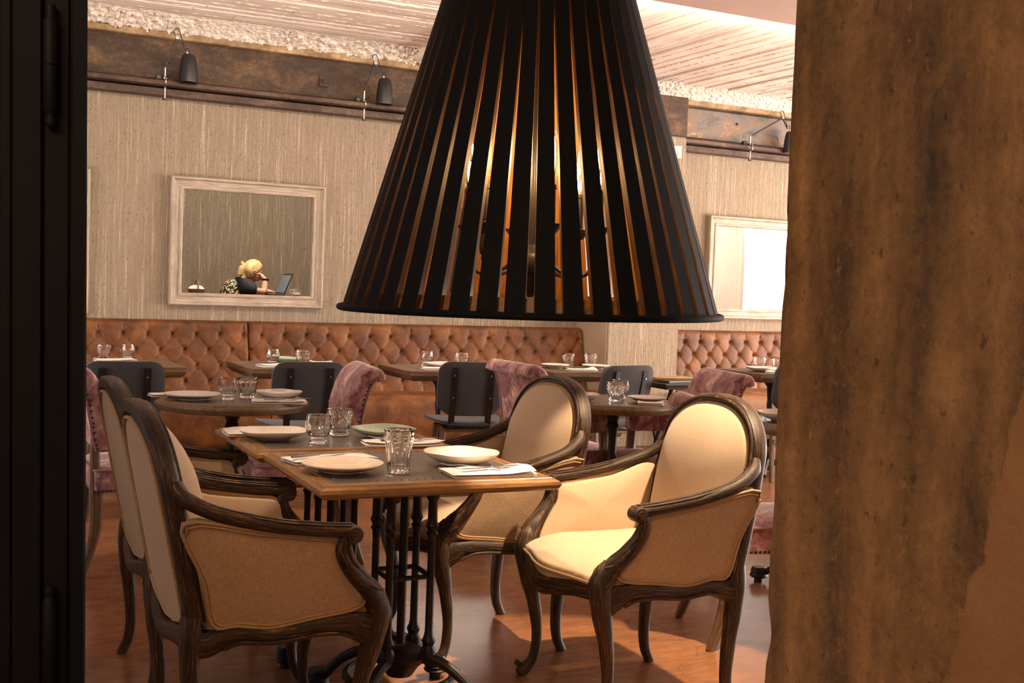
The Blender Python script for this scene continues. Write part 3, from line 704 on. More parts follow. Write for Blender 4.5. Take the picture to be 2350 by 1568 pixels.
    mb = MB(); F = [(.235, -.245, .420), (.268, -.15, .408), (.298, -.05, .392), (.302, 0, .386), (.298, .05, .392), (.268, .15, .408), (.235, .245, .420)]
    sweep(mb, F, .042, [.075, .052, .056, .066, .056, .052, .075], (0, 0, 1), 10, 5, .7); sweep(mb, [(a[0] + .02, a[1], a[2] - .016) for a in F], .010, .012, (0, 0, 1), 6, 5); obj('front_rail', mb, m_oak, t, smooth=50)
    mb = MB(); sweep(mb, [(-.245, -.24, .40), (-.26, -.12, .388), (-.266, 0, .368), (-.26, .12, .388), (-.245, .24, .40)], .040, [.075, .05, .045, .05, .075], (0, 0, 1), 10, 5, .7); obj('rear_rail', mb, m_oak, t, smooth=50)
    out = dens(smooth2([(.238, -.262), (.275, -.15), (.305, -.04), (.305, .04), (.275, .15), (.238, .262), (.1, .262), (-.1, .258), (-.225, .25), (-.24, 0), (-.225, -.25), (-.1, -.258), (.1, -.262)], 3), .03)
    def crease(x, y, o): return Vector((x, y, .415 + o + (.004 * math.sin(60 * (y * .6 + x)) * max(0, x - .1) * 4 if o > .05 else 0)))
    mb = MB(); pad(mb, out, crease, 0, .040, 0, .062, 8, (0.02, 0), 3.8); sc_ = obj('seat_cushion', mb, m_linen_in, t, smooth=60)
    mb = MB(); tube(mb, [Vector((x * 1.012, y * 1.0, .440)) for x, y in out], .006, 6, 1, True); obj('piping', mb, m_gimp, sc_, smooth=60)
    return t
a0 = make_armchair(); a0.location = (.855, 3.16, 0); tag(a0, 'nearest beige linen armchair, its carved oak side and outer back towards us', 'chair', 'linen armchairs around the front table')
dup(a0, (.884, 3.875, 0), 0, 'beige linen armchair standing behind the nearest one, same side of the table')
dup(a0, (1.83, 3.865, 0), PI, 'beige linen armchair in the middle, left of the brightly lit one')
dup(a0, (2.062, 3.16, 0), PI - .04, 'brightly lit beige linen armchair beside the concrete pillar')

# ------------------------------------------------------------------ tables
def iron_base(parent, h, R=.27, cr=.095):
    mb = MB(); cbox(mb, (0, 0, h - .012), (.34, .34, .018), .004); obj('top_plate', mb, m_iron, parent, smooth=0)
    mb = MB(); lathe(mb, [(0, .10), (.04, .10), (.06, .13), (.085, .15), (.09, .165), (.07, .18), (.05, .19), (0, .19)], 20); obj('hub', mb, m_iron, parent)
    for k in range(4):
        a = PI / 4 + k * PI / 2; c, s = math.cos(a), math.sin(a); x, y = cr * c, cr * s
        mb = MB(); lathe(mb, [(0, .17), (.022, .17), (.024, .19), (.016, .205), (.022, .22), (.015, .235), (.0125, .25), (.0115, h - .20), (.013, h - .17), (.019, h - .16), (.013, h - .15), (.02, h - .135), (.015, h - .12), (.014, h - .06), (.022, h - .045), (.028, h - .02), (0, h - .02)], 14, (x, y, 0)); obj('column', mb, m_iron, parent)
        mb = MB(); sweep(mb, [(.07 * c, .07 * s, .165), (.14 * c, .14 * s, .155), (.21 * c, .21 * s, .115), (R * c, R * s, .05), (R * 1.06 * c, R * 1.06 * s, .03)], [.04, .034, .03, .028, .028], [.04, .034, .03, .03, .03], (0, 0, 1), 10, 4)
        ar = obj('foot', mb, m_iron, parent)
        mb = MB(); q = 1.07 * R
        lathe(mb, [(0, .075), (.028, .075), (.034, .066), (.030, .062), (.037, .054), (.032, .05), (.039, .042), (.034, .038), (.041, .03), (.036, .024), (.03, .022), (.02, .02), (.02, 0), (0, 0)], 14, (q * c, q * s, 0)); obj('ribbed_boot', mb, m_iron, ar)
    mb = MB(); lathe(mb, [(.014, .2), (.014, h - .02)], 10); obj('core_rod', mb, m_iron, parent)
    for z in (.42,):
        mb = MB()
        for k in range(4):
            a = PI / 4 + k * PI / 2; b = a + PI / 2
            tube(mb, [(cr * math.cos(a), cr * math.sin(a), z), (cr * math.cos(b), cr * math.sin(b), z)], .008, 8)
        obj('cross_bars', mb, m_iron, parent)
    mb = MB(); rr = R * .62
    tube(mb, [(rr * math.cos(2 * PI * k / 28), rr * math.sin(2 * PI * k / 28), .10) for k in range(28)], .013, 8, 1, True); obj('ring', mb, m_iron, parent)
def square_table(label, c, wx, wy, group, rz=0, z=.76):
    t = thing('square_table', label, 'table', (c[0], c[1], 0), rz, group)
    prof = [(0, -.040), (-.0, -.03), (.004, -.012), (.010, -.008), (.014, -.008), (.016, -.002), (.022, -.002), (.026, 0), (.062, 0), (.062, -.03)]
    prof = [(.014, -.038), (.003, -.031), (-.003, -.021), (.001, -.011), (.012, -.005), (.014, -.002), (.016, -.005), (.020, -.001), (.044, 0), (.046, -.003), (.048, 0), (.058, -.001), (.060, -.006), (.060, -.038)]
    cs = [(-wx / 2, -wy / 2, 1, 1), (wx / 2, -wy / 2, -1, 1), (wx / 2, wy / 2, -1, -1), (-wx / 2, wy / 2, 1, -1)]
    for i in range(4):
        a, b = cs[i], cs[(i + 1) % 4]; vs = []; uv = []
        for q, L in ((a, 0), (b, wx)):
            for d, h in prof: vs.append((q[0] + q[2] * d, q[1] + q[3] * d, z + h)); uv.append((d - h, L + i * 2.3))
        m = len(prof); mb = MB(); mb.add(vs, [(k, m + k, m + (k + 1) % m, (k + 1) % m) for k in range(m)], uv)
        obj('border', mb, m_oakmid, t, smooth=20)
    mb = MB(); boxlh(mb, (-wx / 2 + .058, -wy / 2 + .058, z - .03), (wx / 2 - .058, wy / 2 - .058, z - .001), .001); obj('zinc_top', mb, m_zinc, t, smooth=0)
    mb = MB(); e = wx / 2 - .075; g = wy / 2 - .075
    studs(mb, [(-e, -g, z - .001), (e, -g, z - .001), (e, g, z - .001), (-e, g, z - .001), (-e, -g, z - .001)], (0, 0, 1), .0042, .024); tag(obj('nail_heads', mb, m_nail, t, smooth=0), kind='stuff')
    iron_base(t, z - .046); return t
TG = 'zinc-topped tables in the foreground'
square_table('square zinc-topped table with oak edge, nearest of the pair pushed together', (1.336, 3.312), .731, .670, TG, -.030)
square_table('square zinc-topped table with oak edge, rear one of the pair pushed together', (1.318, 3.982), .704, .650, TG, -.015)
def round_table(label, c, r, group, z=.76):
    t = thing('round_table', label, 'table', (c[0], c[1], 0), 0, group)
    mb = MB(); lathe(mb, [(r - .055, -.006), (r - .055, 0), (r - .022, 0), (r - .019, -.004), (r - .010, -.005), (r - .008, -.010), (r, -.012), (r + .003, -.022), (r - .003, -.036), (r - .014, -.046), (r - .06, -.046)], 64, (0, 0, z), close=True); obj('border', mb, m_oakmid2, t, smooth=30)
    mb = MB(); lathe(mb, [(0, -.03), (r - .056, -.03), (r - .056, -.001), (0, -.001)], 64, (0, 0, z)); obj('zinc_top', mb, m_zinc, t, smooth=30)
    mb = MB(); studs(mb, [((r - .075) * math.cos(2 * PI * k / 48), (r - .075) * math.sin(2 * PI * k / 48), z - .001) for k in range(49)], (0, 0, 1), .004, .03); tag(obj('nail_heads', mb, m_nail, t, smooth=0), kind='stuff')
    mb = MB(); lathe(mb, [(0, 0.06), (.06, .07), (.045, .11), (.03, .14), (.024, .2), (.022, z - .2), (.026, z - .15), (.034, z - .13), (.026, z - .11), (.04, z - .07), (.075, z - .046), (0, z - .046)], 18); obj('column', mb, m_iron, t)
    for k in range(4):
        a = PI / 4 + k * PI / 2; cc, s = math.cos(a), math.sin(a)
        mb = MB(); sweep(mb, [(.03 * cc, .03 * s, .10), (.14 * cc, .14 * s, .11), (.23 * cc, .23 * s, .06), (.27 * cc, .27 * s, .035)], [.04, .034, .03, .03], [.05, .04, .03, .03], (0, 0, 1), 10, 4)
        lathe(mb, [(0, .07), (.03, .07), (.038, .05), (.034, .046), (.042, .03), (.036, .022), (.02, .02), (.02, 0), (0, 0)], 14, (.28 * cc, .28 * s, 0)); obj('foot', mb, m_iron, t)
    return t
m_oakmid2 = wood('weathered_oak_edge', '#4a3b28', '#7c6647', '#a58d66', .42, sc=(90, 4, 1), bump=.0005)
RG = 'round zinc-topped tables'
round_table('round zinc-topped table with oak rim behind the left armchairs', (1.275, 5.325), .345, RG)
round_table('round zinc-topped table between the middle and the lit armchair', (3.17, 5.04), .33, RG)
round_table('round zinc-topped table mostly hidden behind the concrete pillar', (3.66, 3.99), .36, RG)
def plank_table(label, u0, u1, v0, v1, z=.77):
    w, d = u1 - u0, v1 - v0; t = thing('wooden_table', label, 'table', ((u0 + u1) / 2, (v0 + v1) / 2, 0), 0, 'plank-topped tables in front of the banquettes')
    n = 5; pw = w / n
    for k in range(n):
        mb = MB(); x0 = -w / 2 + k * pw; boxlh(mb, (x0 + .0012, -d / 2 + .06, z - .034), (x0 + pw - .0012, d / 2 - .06, z + random.uniform(-.0015, 0)), .003); obj('plank', mb, m_rustic, t, smooth=0)
    for s in (-1, 1):
        mb = MB(); boxlh(mb, (-w / 2, min(s * d / 2, s * (d / 2 - .06)), z - .034), (w / 2, max(s * d / 2, s * (d / 2 - .06)), z), .003); obj('end_board', mb, m_rustic, t, smooth=0)
    mb = MB()
    prof = [(.03, -.066), (.025, -.06), (.012, -.048), (.006, -.038), (.004, -.034), (.05, -.034), (.05, -.066)]
    cs = [(-w / 2, -d / 2, 1, 1), (w / 2, -d / 2, -1, 1), (w / 2, d / 2, -1, -1), (-w / 2, d / 2, 1, -1)]
    for i in range(4):
        a, b = cs[i], cs[(i + 1) % 4]; vs = [(q[0] + q[2] * e, q[1] + q[3] * e, z + h) for q in (a, b) for e, h in prof]; uv = [(e - h, L) for L in (0, w) for e, h in prof]; m = len(prof)
        mb.add(vs, [(k, m + k, m + (k + 1) % m, (k + 1) % m) for k in range(m)], uv)
    obj('apron', mb, m_rustic, t, smooth=20)
    mb = MB(); lathe(mb, [(0, 0.02), (.05, .03), (.03, .08), (.022, .12), (.020, z - .3), (.026, z - .26), (.022, z - .22), (.03, z - .12), (.06, z - .08), (0, z - .08)], 16); obj('column', mb, m_iron, t)
    mb = MB()
    for k in range(4):
        a = PI / 4 + k * PI / 2; c, s = math.cos(a), math.sin(a); sweep(mb, [(.02 * c, .02 * s, .09), (.16 * c, .16 * s, .06), (.27 * c, .27 * s, .018)], [.04, .035, .04], [.05, .03, .036], (0, 0, 1), 8, 4)
    obj('base', mb, m_iron, t); return t
plank_table('plank-topped table at the far left with two tumblers, before the left banquette', .75, 1.406, 7.03, 7.69)
plank_table('plank-topped table carrying a pale green plate, before the seam in the banquette', 1.766, 2.42, 6.92, 7.58)
plank_table('plank-topped table with two tumblers in the middle of the long banquette', 2.73, 3.385, 6.74, 7.34)
plank_table('plank-topped table nearest the pilaster, before the end of the long banquette', 3.70, 4.355, 6.64, 7.22)
plank_table('plank-topped table before the right banquette, beside the pillar', 5.32, 5.97, 6.52, 7.06)
st = thing('side_table', 'small black side table with menus before the pilaster', 'table', (4.50, 6.30, 0))
mb = MB(); boxlh(mb, (-.28, -.2, .72), (.28, .2, .742), .006); obj('table_top', mb, m_black, st, smooth=0)
mb = MB(); boxlh(mb, (-.25, -.17, .70), (.25, .17, .72), .003); obj('apron', mb, m_black, st, smooth=0)
for x in (-.2, .2):
    for s in (-1, 1):
        mb = MB(); sweep(mb, [(x, s * .15, .70), (x, -s * .15, 0.0)], .022, .022, (1, 0, 0), 8, 4, .5); obj('leg', mb, m_black, st)
for i, (x, y, r, m, lab) in enumerate(((4.38, 6.25, .2, m_menu, 'dark menu folder lying flat on the small black side table'), (4.40, 6.31, -.2, m_menu2, 'bronze-coloured menu folder lying crooked on the dark one'), (4.69, 6.28, .1, m_menu, 'dark menu folder lying at the outer end of the small black side table'))):
    mb = MB(); boxlh(mb, (-.14, -.10, 0), (.14, .10, .010), .002); o = obj('cover', mb, m)
    r_ = thing('menu_folder', lab, 'menu', (x, y, .743 + (.0145 if i == 1 else 0)), r, 'menus on the side table'); r_.scale = (1, 1, .5); o.parent = r_
    mb = MB(); boxlh(mb, (-.137, -.097, .010), (.137, .097, .014), .001); p = obj('pages', mb, m_cloth, r_, smooth=0)
    mb = MB(); boxlh(mb, (-.14, -.10, .014), (.14, .10, .024 + .004 * (i == 0)), .002); obj('front_cover', mb, m, r_, smooth=0)

# ------------------------------------------------------------------ charcoal chairs (face +x)
def make_grey():
    t = thing('side_chair', '', 'chair')
    def bxx(y, z): return -.215 - .22 * (z - .52) + .42 * y * y
    mb = MB(); pad(mb, dens(rrect(-.21, .515, .21, .855, .075), .03), lambda y, z, o: Vector((bxx(y, z) + o, y * (1 - .16 * max(0, (.62 - z) / .1) ** 1.5), z)), -.004, .024, .012, .014, 5, pw=5); obj('backrest', mb, m_grey, t, smooth=60)
    out = dens(smooth2([(.24, -.16), (.26, 0), (.24, .16), (.15, .225), (0, .232), (-.16, .19), (-.21, .10), (-.21, -.10), (-.16, -.19), (0, -.232), (.15, -.225)], 4), .03)
    mb = MB(); pad(mb, out, lambda x, y, o: Vector((x, y, .445 + o + .35 * y * y + (.02 if x < .1 else .02 - (x - .1) * .12))), -.012, .006, .012, .010, 5, pw=4); obj('seat', mb, m_grey, t, smooth=60)
    for s in (-1, 1):
        y = s * .115
        mb = MB(); P = [(bxx(y, .82) - .020, y, .82), (bxx(y, .70) - .022, y, .70), (bxx(y, .58) - .022, y, .58), (bxx(y, .50) - .012, y, .52), (-.205, y, .47), (-.175, y, .432), (-.12, y, .424), (.02, y, .424)]
        sweep(mb, P, .036, .009, (0, 1, 0), 8, 4, .4, mi=0)
        mb2 = MB(); C = crom(P, 4); vs = []
        sr = obj('strap', mb_strap(P), m_black, t, smooth=40)
        mb = MB()
        for z in (.77, .63): lathe(mb, [(.006, 0), (.006, .003), (0, .004)], 8, (bxx(y, z) - .026, y, z), (-1, 0, 0))
        obj('screw', mb, m_chrome, sr)
        for x0, x1, dy in ((-.13, -.21, .035), (.13, .20, .03)):
            mb = MB(); sweep(mb, [(x0, s * .15, .425), (x0 * .5 + x1 * .5, s * (.15 + dy / 2), .21), (x1, s * (.15 + dy), 0)], [.040, .035, .026], [.036, .032, .024], (1, 0, 0), 8, 3, .6); obj('leg', mb, m_greywood, t)
    for x in (-.165, .16):
        mb = MB(); boxlh(mb, (x - .012, -.165, .26), (x + .012, .165, .30), .004); obj('stretcher', mb, m_greywood, t, smooth=0)
    for s in (-1, 1):
        mb = MB(); boxlh(mb, (-.16, s * .168 - .01, .20), (.16, s * .168 + .01, .235), .004); obj('stretcher', mb, m_greywood, t, smooth=0)
    mb = MB(); boxlh(mb, (-.15, -.14, .405), (.15, .14, .425), .004); obj('seat_frame', mb, m_greywood, t, smooth=0)
    return t
def mb_strap(P):
    C = crom(P, 4); mb = MB(); vs = []; fs = []; w = .019; uv = []
    for i, c in enumerate(C):
        T = (C[min(i + 1, len(C) - 1)] - C[max(i - 1, 0)]).normalized(); N = Vector((0, 1, 0)).cross(T)
        for dy, dn in ((-w, -.0025), (w, -.0025), (w, .0025), (-w, .0025)): vs.append(c + Vector((0, dy, 0)) + N * dn); uv.append((dy, i * .01))
    for i in range(len(C) - 1):
        for k in range(4): fs.append((i * 4 + k, i * 4 + (k + 1) % 4, i * 4 + 4 + (k + 1) % 4, i * 4 + 4 + k))
    fs.append((3, 2, 1, 0)); n = len(C) * 4; fs.append((n - 4, n - 3, n - 2, n - 1)); mb.add(vs, fs, uv); return mb
g0 = make_grey(); g0.location = (.955, 6.62, 0); g0.rotation_euler = (0, 0, math.radians(88))
tag(g0, 'charcoal fabric chair at the left end, seen from behind beside the door', 'chair', 'charcoal chairs facing the banquette')
dup(g0, (1.975, 6.62, 0), math.radians(86), 'charcoal fabric chair at the plank table with the green plate')
dup(g0, (3.065, 6.66, 0), math.radians(76), 'charcoal fabric chair fully in view below the slatted lamp, wooden legs showing')
dup(g0, (3.94, 6.42, 0), math.radians(99), 'charcoal fabric chair before the pilaster, behind the right round table')
dup(g0, (5.62, 6.62, 0), math.radians(80), 'charcoal fabric chair with only its seat showing next to the pillar')

# ------------------------------------------------------------------ mauve velvet chairs (face +x)
def make_velvet(arms):
    t = thing('velvet_armchair' if arms else 'velvet_chair', '', 'chair')
    out = dens(rrect(-.235, -.245, .24, .245, .04), .04)
    mb = MB(); pad(mb, out, lambda x, y, o: Vector((x, y, .37 + o)), 0, .095, 0, .03, 6, pw=3.5); st = obj('seat', mb, m_velvet, t, smooth=50)
    mb = MB(); tube(mb, [(x, y, .466) for x, y in out], .005, 6, 1, True); obj('piping', mb, m_piping, st)
    mb = MB(); zz = .378; c = [(-.235, -.247, zz), (.24, -.247, zz)]; studs(mb, c, (0, -1, 0), .007, .0165); studs(mb, [(.242, -.245, zz), (.242, .245, zz)], (1, 0, 0), .007, .0165); studs(mb, [(.24, .247, zz), (-.235, .247, zz)], (0, 1, 0), .007, .0165); studs(mb, [(-.237, .245, zz), (-.237, -.245, zz)], (-1, 0, 0), .007, .0165)
    tag(obj('nail_trim', mb, m_nail, st, smooth=40), kind='stuff')
    cl = [(-.20, .555), (-.205, .62), (-.215, .72), (-.235, .80), (-.262, .86), (-.295, .893), (-.325, .891), (-.34, .865)]
    th = [.05, .075, .085, .08, .072, .06, .052, .036]
    C = crom([(a, 0, b) for a, b in cl], 3); TH = lerpl(th, len(C)); fr = []; bk = []
    for i, c in enumerate(C):
        T = (C[min(i + 1, len(C) - 1)] - C[max(i - 1, 0)]).normalized(); N = Vector((T.z, 0, -T.x)); fr.append(c + N * TH[i] / 2); bk.append(c - N * TH[i] / 2)
    loop = fr + bk[::-1]; cen = C + C[::-1]; m = len(loop); vs = []; uv = []; fs = []
    ys = [(-.255, .45), (-.252, .78), (-.243, .95), (-.225, 1)] + [(-.15 + .1 * k, 1) for k in range(4)] + [(.225, 1), (.243, .95), (.252, .78), (.255, .45)]
    for y, s in ys:
        for a, c in zip(loop, cen): p = c.lerp(a, s); vs.append((p.x - .5 * max(0, y * y - .03) * 0, y, p.z)); uv.append((y, p.z))
    for i in range(len(ys) - 1):
        for k in range(m): fs.append((i * m + k, i * m + (k + 1) % m, (i + 1) * m + (k + 1) % m, (i + 1) * m + k))
    fs.append(tuple(range(m))[::-1]); fs.append(tuple((len(ys) - 1) * m + k for k in range(m)))
    mb = MB(); mb.add(vs, fs, uv); b = obj('backrest', mb, m_velvet, t, smooth=50)
    for s in (-1, 1):
        mb = MB(); tube(mb, [(p.x, s * .250, p.z) for p in bk], .005, 6); obj('piping', mb, m_piping, b)
        mb = MB(); studs(mb, [(p.x + .012, s * .254, p.z) for p in bk[:14]], (0, s, 0), .006, .016); tag(obj('nail_trim', mb, m_nail, b, smooth=40), kind='stuff')
        mb = MB(); sweep(mb, [(-.225, s * .205, .60), (-.222, s * .21, .47), (-.215, s * .21, .36), (-.215, s * .212, .22), (-.24, s * .215, .10), (-.275, s * .22, 0)], [.036, .044, .056, .05, .04, .032], [.03, .034, .04, .036, .032, .03], (0, 1, 0), 8, 4, .6); obj('leg', mb, m_greywood, t)
        mb = MB(); sweep(mb, [(.185, s * .205, .375), (.188, s * .207, .2), (.192, s * .21, 0)], [.045, .04, .03], [.045, .04, .03], (1, 0, 0), 8, 3, .6); obj('leg', mb, m_greywood, t)
        if arms:
            mb = MB(); pad(mb, dens(rrect(-.21, .572, .13, .695, .02), .04), lambda x, z, o: Vector((x, s * (.272 + o), z)), -.032, .032, .006, .006, 5, pw=5); ar = obj('arm_pad', mb, m_velvet, t, smooth=50)
            mb = MB(); P = [(-.20, .587), (.117, .587), (.117, .68), (-.20, .68)]
            studs(mb, [(a, s * .304, c) for a, c in P + P[:1]], (0, s, 0), .0055, .015); studs(mb, [(.132, s * .245, .585), (.132, s * .3, .585), (.132, s * .3, .684), (.132, s * .245, .684)], (1, 0, 0), .0055, .015); tag(obj('nail_trim', mb, m_nail, ar, smooth=40), kind='stuff')
            mb = MB(); sweep(mb, [(.105, s * .272, .58), (.112, s * .268, .48), (.13, s * .255, .30)], .046, .034, (0, 1, 0), 8, 3, .5); obj('arm_post', mb, m_greywood, t)
    return t
VG = 'mauve velvet chairs'
v0 = make_velvet(False); v0.location = (.885, 5.43, 0); tag(v0, 'mauve velvet chair at the left edge, standing beside the black door', 'chair', VG)
dup(v0, (1.60, 5.33, 0), math.radians(171), 'mauve velvet chair with rolled back, right of the left round table')
dup(v0, (2.946, 3.53, 0), math.radians(-20), 'orange-lit mauve velvet chair squeezed between the lit armchair and the pillar')
w0 = make_velvet(True); w0.location = (3.12, 5.49, 0); tag(w0, 'mauve velvet armchair with nail-studded arm, left of the right round table', 'chair', 'mauve velvet armchairs')
dup(w0, (3.465, 4.96, 0), PI - .22, 'mauve velvet armchair facing us behind the lit armchair, right of the round table')

# ------------------------------------------------------------------ tableware
def glass(kind):
    n = 80
    if kind == 'goblet':
        o = [(0, 0), (.026, 0), (.028, .003), (.027, .008), (.024, .014), (.0235, .018), (.029, .025), (.036, .036), (.040, .050), (.0405, .062), (.038, .078), (.0375, .088), (.036, .0885)]
        i = [(.0355, .0875), (.036, .078), (.038, .062), (.0375, .05), (.033, .037), (.024, .028), (.010, .024), (0, .0235)]
        fn = lambda r, z, a, j: (r + (.0022 * math.sin(7 * a + 160 * z) * math.sin(5 * a - 210 * z) if j < 11 and .026 < z < .068 else 0), z)
        h = .088
    elif kind == 'diamond':
        o = [(0, 0), (.028, 0), (.030, .002)] + [(.030 + .011 * (k / 12), .004 + .068 * k / 12) for k in range(13)] + [(.0415, .080), (.0415, .086), (.040, .0865)]
        i = [(.0392, .0855), (.0392, .078), (.036, .05), (.031, .02), (.026, .012), (.012, .010), (0, .0098)]
        fn = lambda r, z, a, j: (r + (.0030 * (abs(math.sin(7 * a + 110 * z)) * abs(math.sin(7 * a - 110 * z)) - .4) if 2 < j < 16 else 0), z)
        h = .0865
    elif kind == 'tall':
        o = [(0, 0), (.029, 0), (.031, .003), (.031, .010), (.0295, .013), (.031, .030), (.0335, .055), (.036, .080), (.0365, .082), (.040, .088), (.0405, .096), (.0385, .100), (.040, .104), (.0405, .113), (.039, .1145)]
        i = [(.0375, .113), (.037, .1), (.0355, .088), (.033, .07), (.029, .03), (.026, .017), (.012, .015), (0, .0148)]
        fn = lambda r, z, a, j: (r + (.0022 * (abs(math.sin(8 * a)) - .6) if 4 <= j <= 7 else (.0012 * math.cos(9 * a) if 8 <= j <= 13 else 0)), z)
        h = .1145
    else:
        o = [(0, 0), (.030, 0), (.032, .002), (.0325, .012), (.034, .035), (.0365, .06), (.0375, .066), (.0395, .071), (.040, .086), (.0388, .0875)]
        i = [(.0376, .0865), (.037, .072), (.034, .05), (.030, .022), (.026, .015), (.010, .013), (0, .0128)]
        fn = lambda r, z, a, j: (r + (.002 * (abs(math.cos(5 * a)) ** .5 - .6) if 2 <= j <= 6 else 0), z)
        h = .0875
    prof = o + i; mb = MB(); lathe(mb, prof, n, fn=fn); return obj('glass_tumbler', mb, m_glass, smooth=50)
def plate(kind, r, mat):
    if kind == 'ornate':
        prof = [(0, .008), (r * .55, .008), (r * .60, .010), (r * .66, .014), (r * .72, .0165), (r * .80, .0195), (r * .88, .022), (r * .95, .0245), (r, .027), (r, .023), (r * .85, .016), (r * .62, .006), (r * .52, .004), (r * .52, 0), (r * .46, 0), (r * .46, .003), (0, .003)]
        fn = lambda q, z, a, j: (q, z + (.0013 * math.sin(18 * a + (PI / 2 if j % 2 else 0)) if 3 <= j <= 6 else 0))
    elif kind == 'deep':
        prof = [(0, .009), (r * .35, .010), (r * .55, .013), (r * .75, .021), (r * .9, .031), (r * .97, .038), (r, .040), (r * .99, .036), (r * .88, .023), (r * .66, .010), (r * .5, .005), (r * .46, 0), (r * .4, 0), (r * .4, .004), (0, .004)]
        fn = lambda q, z, a, j: (q * (1 + .012 * math.sin(3 * a + .6) * (q / r)), z + .0012 * math.sin(5 * a) * (q / r) ** 3)
    else:
        prof = [(0, .009), (r * .4, .009), (r * .55, .011), (r * .7, .016), (r * .85, .024), (r * .96, .031), (r, .033), (r * .985, .029), (r * .84, .018), (r * .62, .008), (r * .5, .004), (r * .47, 0), (r * .4, 0), (r * .4, .003), (0, .003)]
        fn = lambda q, z, a, j: (q * (1 + .010 * math.sin(7 * a) * (q / r) ** 2 + .006 * math.sin(11 * a + 1)), z + (.0016 * math.sin(28 * a) if 2 <= j <= 4 else 0) + .002 * math.sin(3 * a + 1) * (q / r) ** 3)
    mb = MB(); lathe(mb, prof, 84, fn=fn); return obj('plate', mb, mat, smooth=50)
def napkin_mesh(L, Wd, seed):
    mb = MB(); nx, ny = 26, 12
    def wave(x, y): return .022 * max(0, noise.noise(Vector((x * 9 + seed, y * 7, seed)))) * (.12 + (abs(x) / L) ** 2 * 3.2)
    z0 = 0
    for k in range(2):
        th = .0066; dx = random.uniform(-.004, .004); dy = random.uniform(-.003, .003); sk = random.uniform(-.03, .03); vs = []; fs = []; uv = []
        for top in (0, 1):
            for i in range(nx + 1):
                for j in range(ny + 1):
                    x = L * (i / nx - .5); y = Wd * (j / ny - .5); e = min(i, nx - i, j, ny - j); ins = (.12, .75, 1)[min(e, 2)]
                    w = wave(x, y) * (k + 1) / 2
                    z = z0 + th / 2 + (th / 2 - .0001) * (1 if top else -1) * ins + w if k else (z0 + (th / 2 + (th / 2 - .0001) * ins + w if top else 0))
                    vs.append((x + dx + y * sk, y + dy, z)); uv.append((x, y))
        m = (nx + 1) * (ny + 1)
        for i in range(nx):
            for j in range(ny):
                a = i * (ny + 1) + j; q = (a, a + ny + 1, a + ny + 2, a + 1); fs.append(q[::-1]); fs.append(tuple(m + t for t in q))
        bd = [i * (ny + 1) for i in range(nx + 1)] + [nx * (ny + 1) + j for j in range(1, ny + 1)] + [i * (ny + 1) + ny for i in range(nx - 1, -1, -1)] + [j for j in range(ny - 1, 0, -1)]
        for a, b in zip(bd, bd[1:] + bd[:1]): fs.append((a, b, m + b, m + a))
        mb.add(vs, fs, uv); z0 += th
    return mb
def fork():
    t = thing('fork', '', 'cutlery'); mb = MB()
    sweep(mb, [(-.09, 0, .003), (-.06, 0, .005), (0, 0, .004), (.035, 0, .006)], [.013, .012, .006, .008], [.003, .003, .003, .0025], (0, 0, 1), 8, 4, .7); obj('handle', mb, m_chrome, t)
    mb = MB(); sweep(mb, [(.033, 0, .006), (.045, 0, .005), (.058, 0, .003)], [.008, .020, .022], .0022, (0, 0, 1), 8, 4, .7)
    for k in range(4): sweep(mb, [(.056, -.0085 + .0057 * k, .003), (.075, -.0085 + .0057 * k, .003), (.098, -.0085 + .0057 * k, .007)], [.0036, .0034, .002], .002, (0, 0, 1), 6, 3)
    obj('tines', mb, m_chrome, t); return t
def knife():
    t = thing('knife', '', 'cutlery'); mb = MB()
    sweep(mb, [(-.11, 0, .004), (-.07, 0, .004), (-.01, 0, .004)], [.012, .015, .011], [.006, .007, .006], (0, 0, 1), 8, 4, .7); obj('handle', mb, m_chrome, t)
    mb = MB(); sweep(mb, [(-.01, 0, .004), (.03, .001, .004), (.08, .001, .004), (.115, -.004, .004)], [.010, .016, .018, .003], [.003, .0018, .0016, .001], (0, 0, 1), 8, 4, .8); obj('blade', mb, m_chrome, t); return t
GP = {}
def put(kind, x, y, z, label, group, rz=None, sc=1.12):
    if kind not in GP: o = GP[kind] = glass(kind)
    else: o = GP[kind].copy(); COL.objects.link(o)
    o.location = (x, y, z); o.rotation_euler = (0, 0, random.uniform(0, 6) if rz is None else rz); o.scale = (sc,) * 3
    return tag(o, label, 'glass', group)
PP = {}
def putp(kind, r, mat, x, y, z, label, group):
    o = plate(kind, r, mat); o.location = (x, y, z); o.rotation_euler = (0, 0, random.uniform(0, 6)); return tag(o, label, 'plate', group)
def putn(x, y, z, L, Wd, rz, label, group):
    o = obj('napkin', napkin_mesh(L, Wd, random.uniform(0, 50)), m_cloth, smooth=60, loc=(x, y, z), rz=rz); return tag(o, label, 'napkin', group)
FK = {}
def putc(kind, x, y, z, rz, label):
    if kind not in FK: FK[kind] = (fork if kind == 'fork' else knife)(); o = FK[kind]; o.location = (x, y, z); o.rotation_euler = (0, 0, rz); o['label'] = label; o['group'] = kind + 's on napkins'
    else: o = dup(FK[kind], (x, y, z), rz, label, kind + 's on napkins')
Z = .7605; F = 'tableware on the front tables'
put('goblet', 1.208, 3.805, Z, 'footed tumbler with pressed scrolls beside the white crinkled plate', F)
put('diamond', 1.348, 4.0, Z, 'diamond-cut tumbler behind the footed one on the front tables', F)
put('tall', 1.257, 3.178, Z, 'tall ribbed tumbler, nearest glass of all', F)
putp('wavy', .116, m_porc, 1.090, 3.945, Z, 'crinkled white plate at the far left corner of the front tables', F)
putp('wavy', .118, m_green, 1.492, 3.930, Z, 'pale green crinkled plate on the rear front table', F)
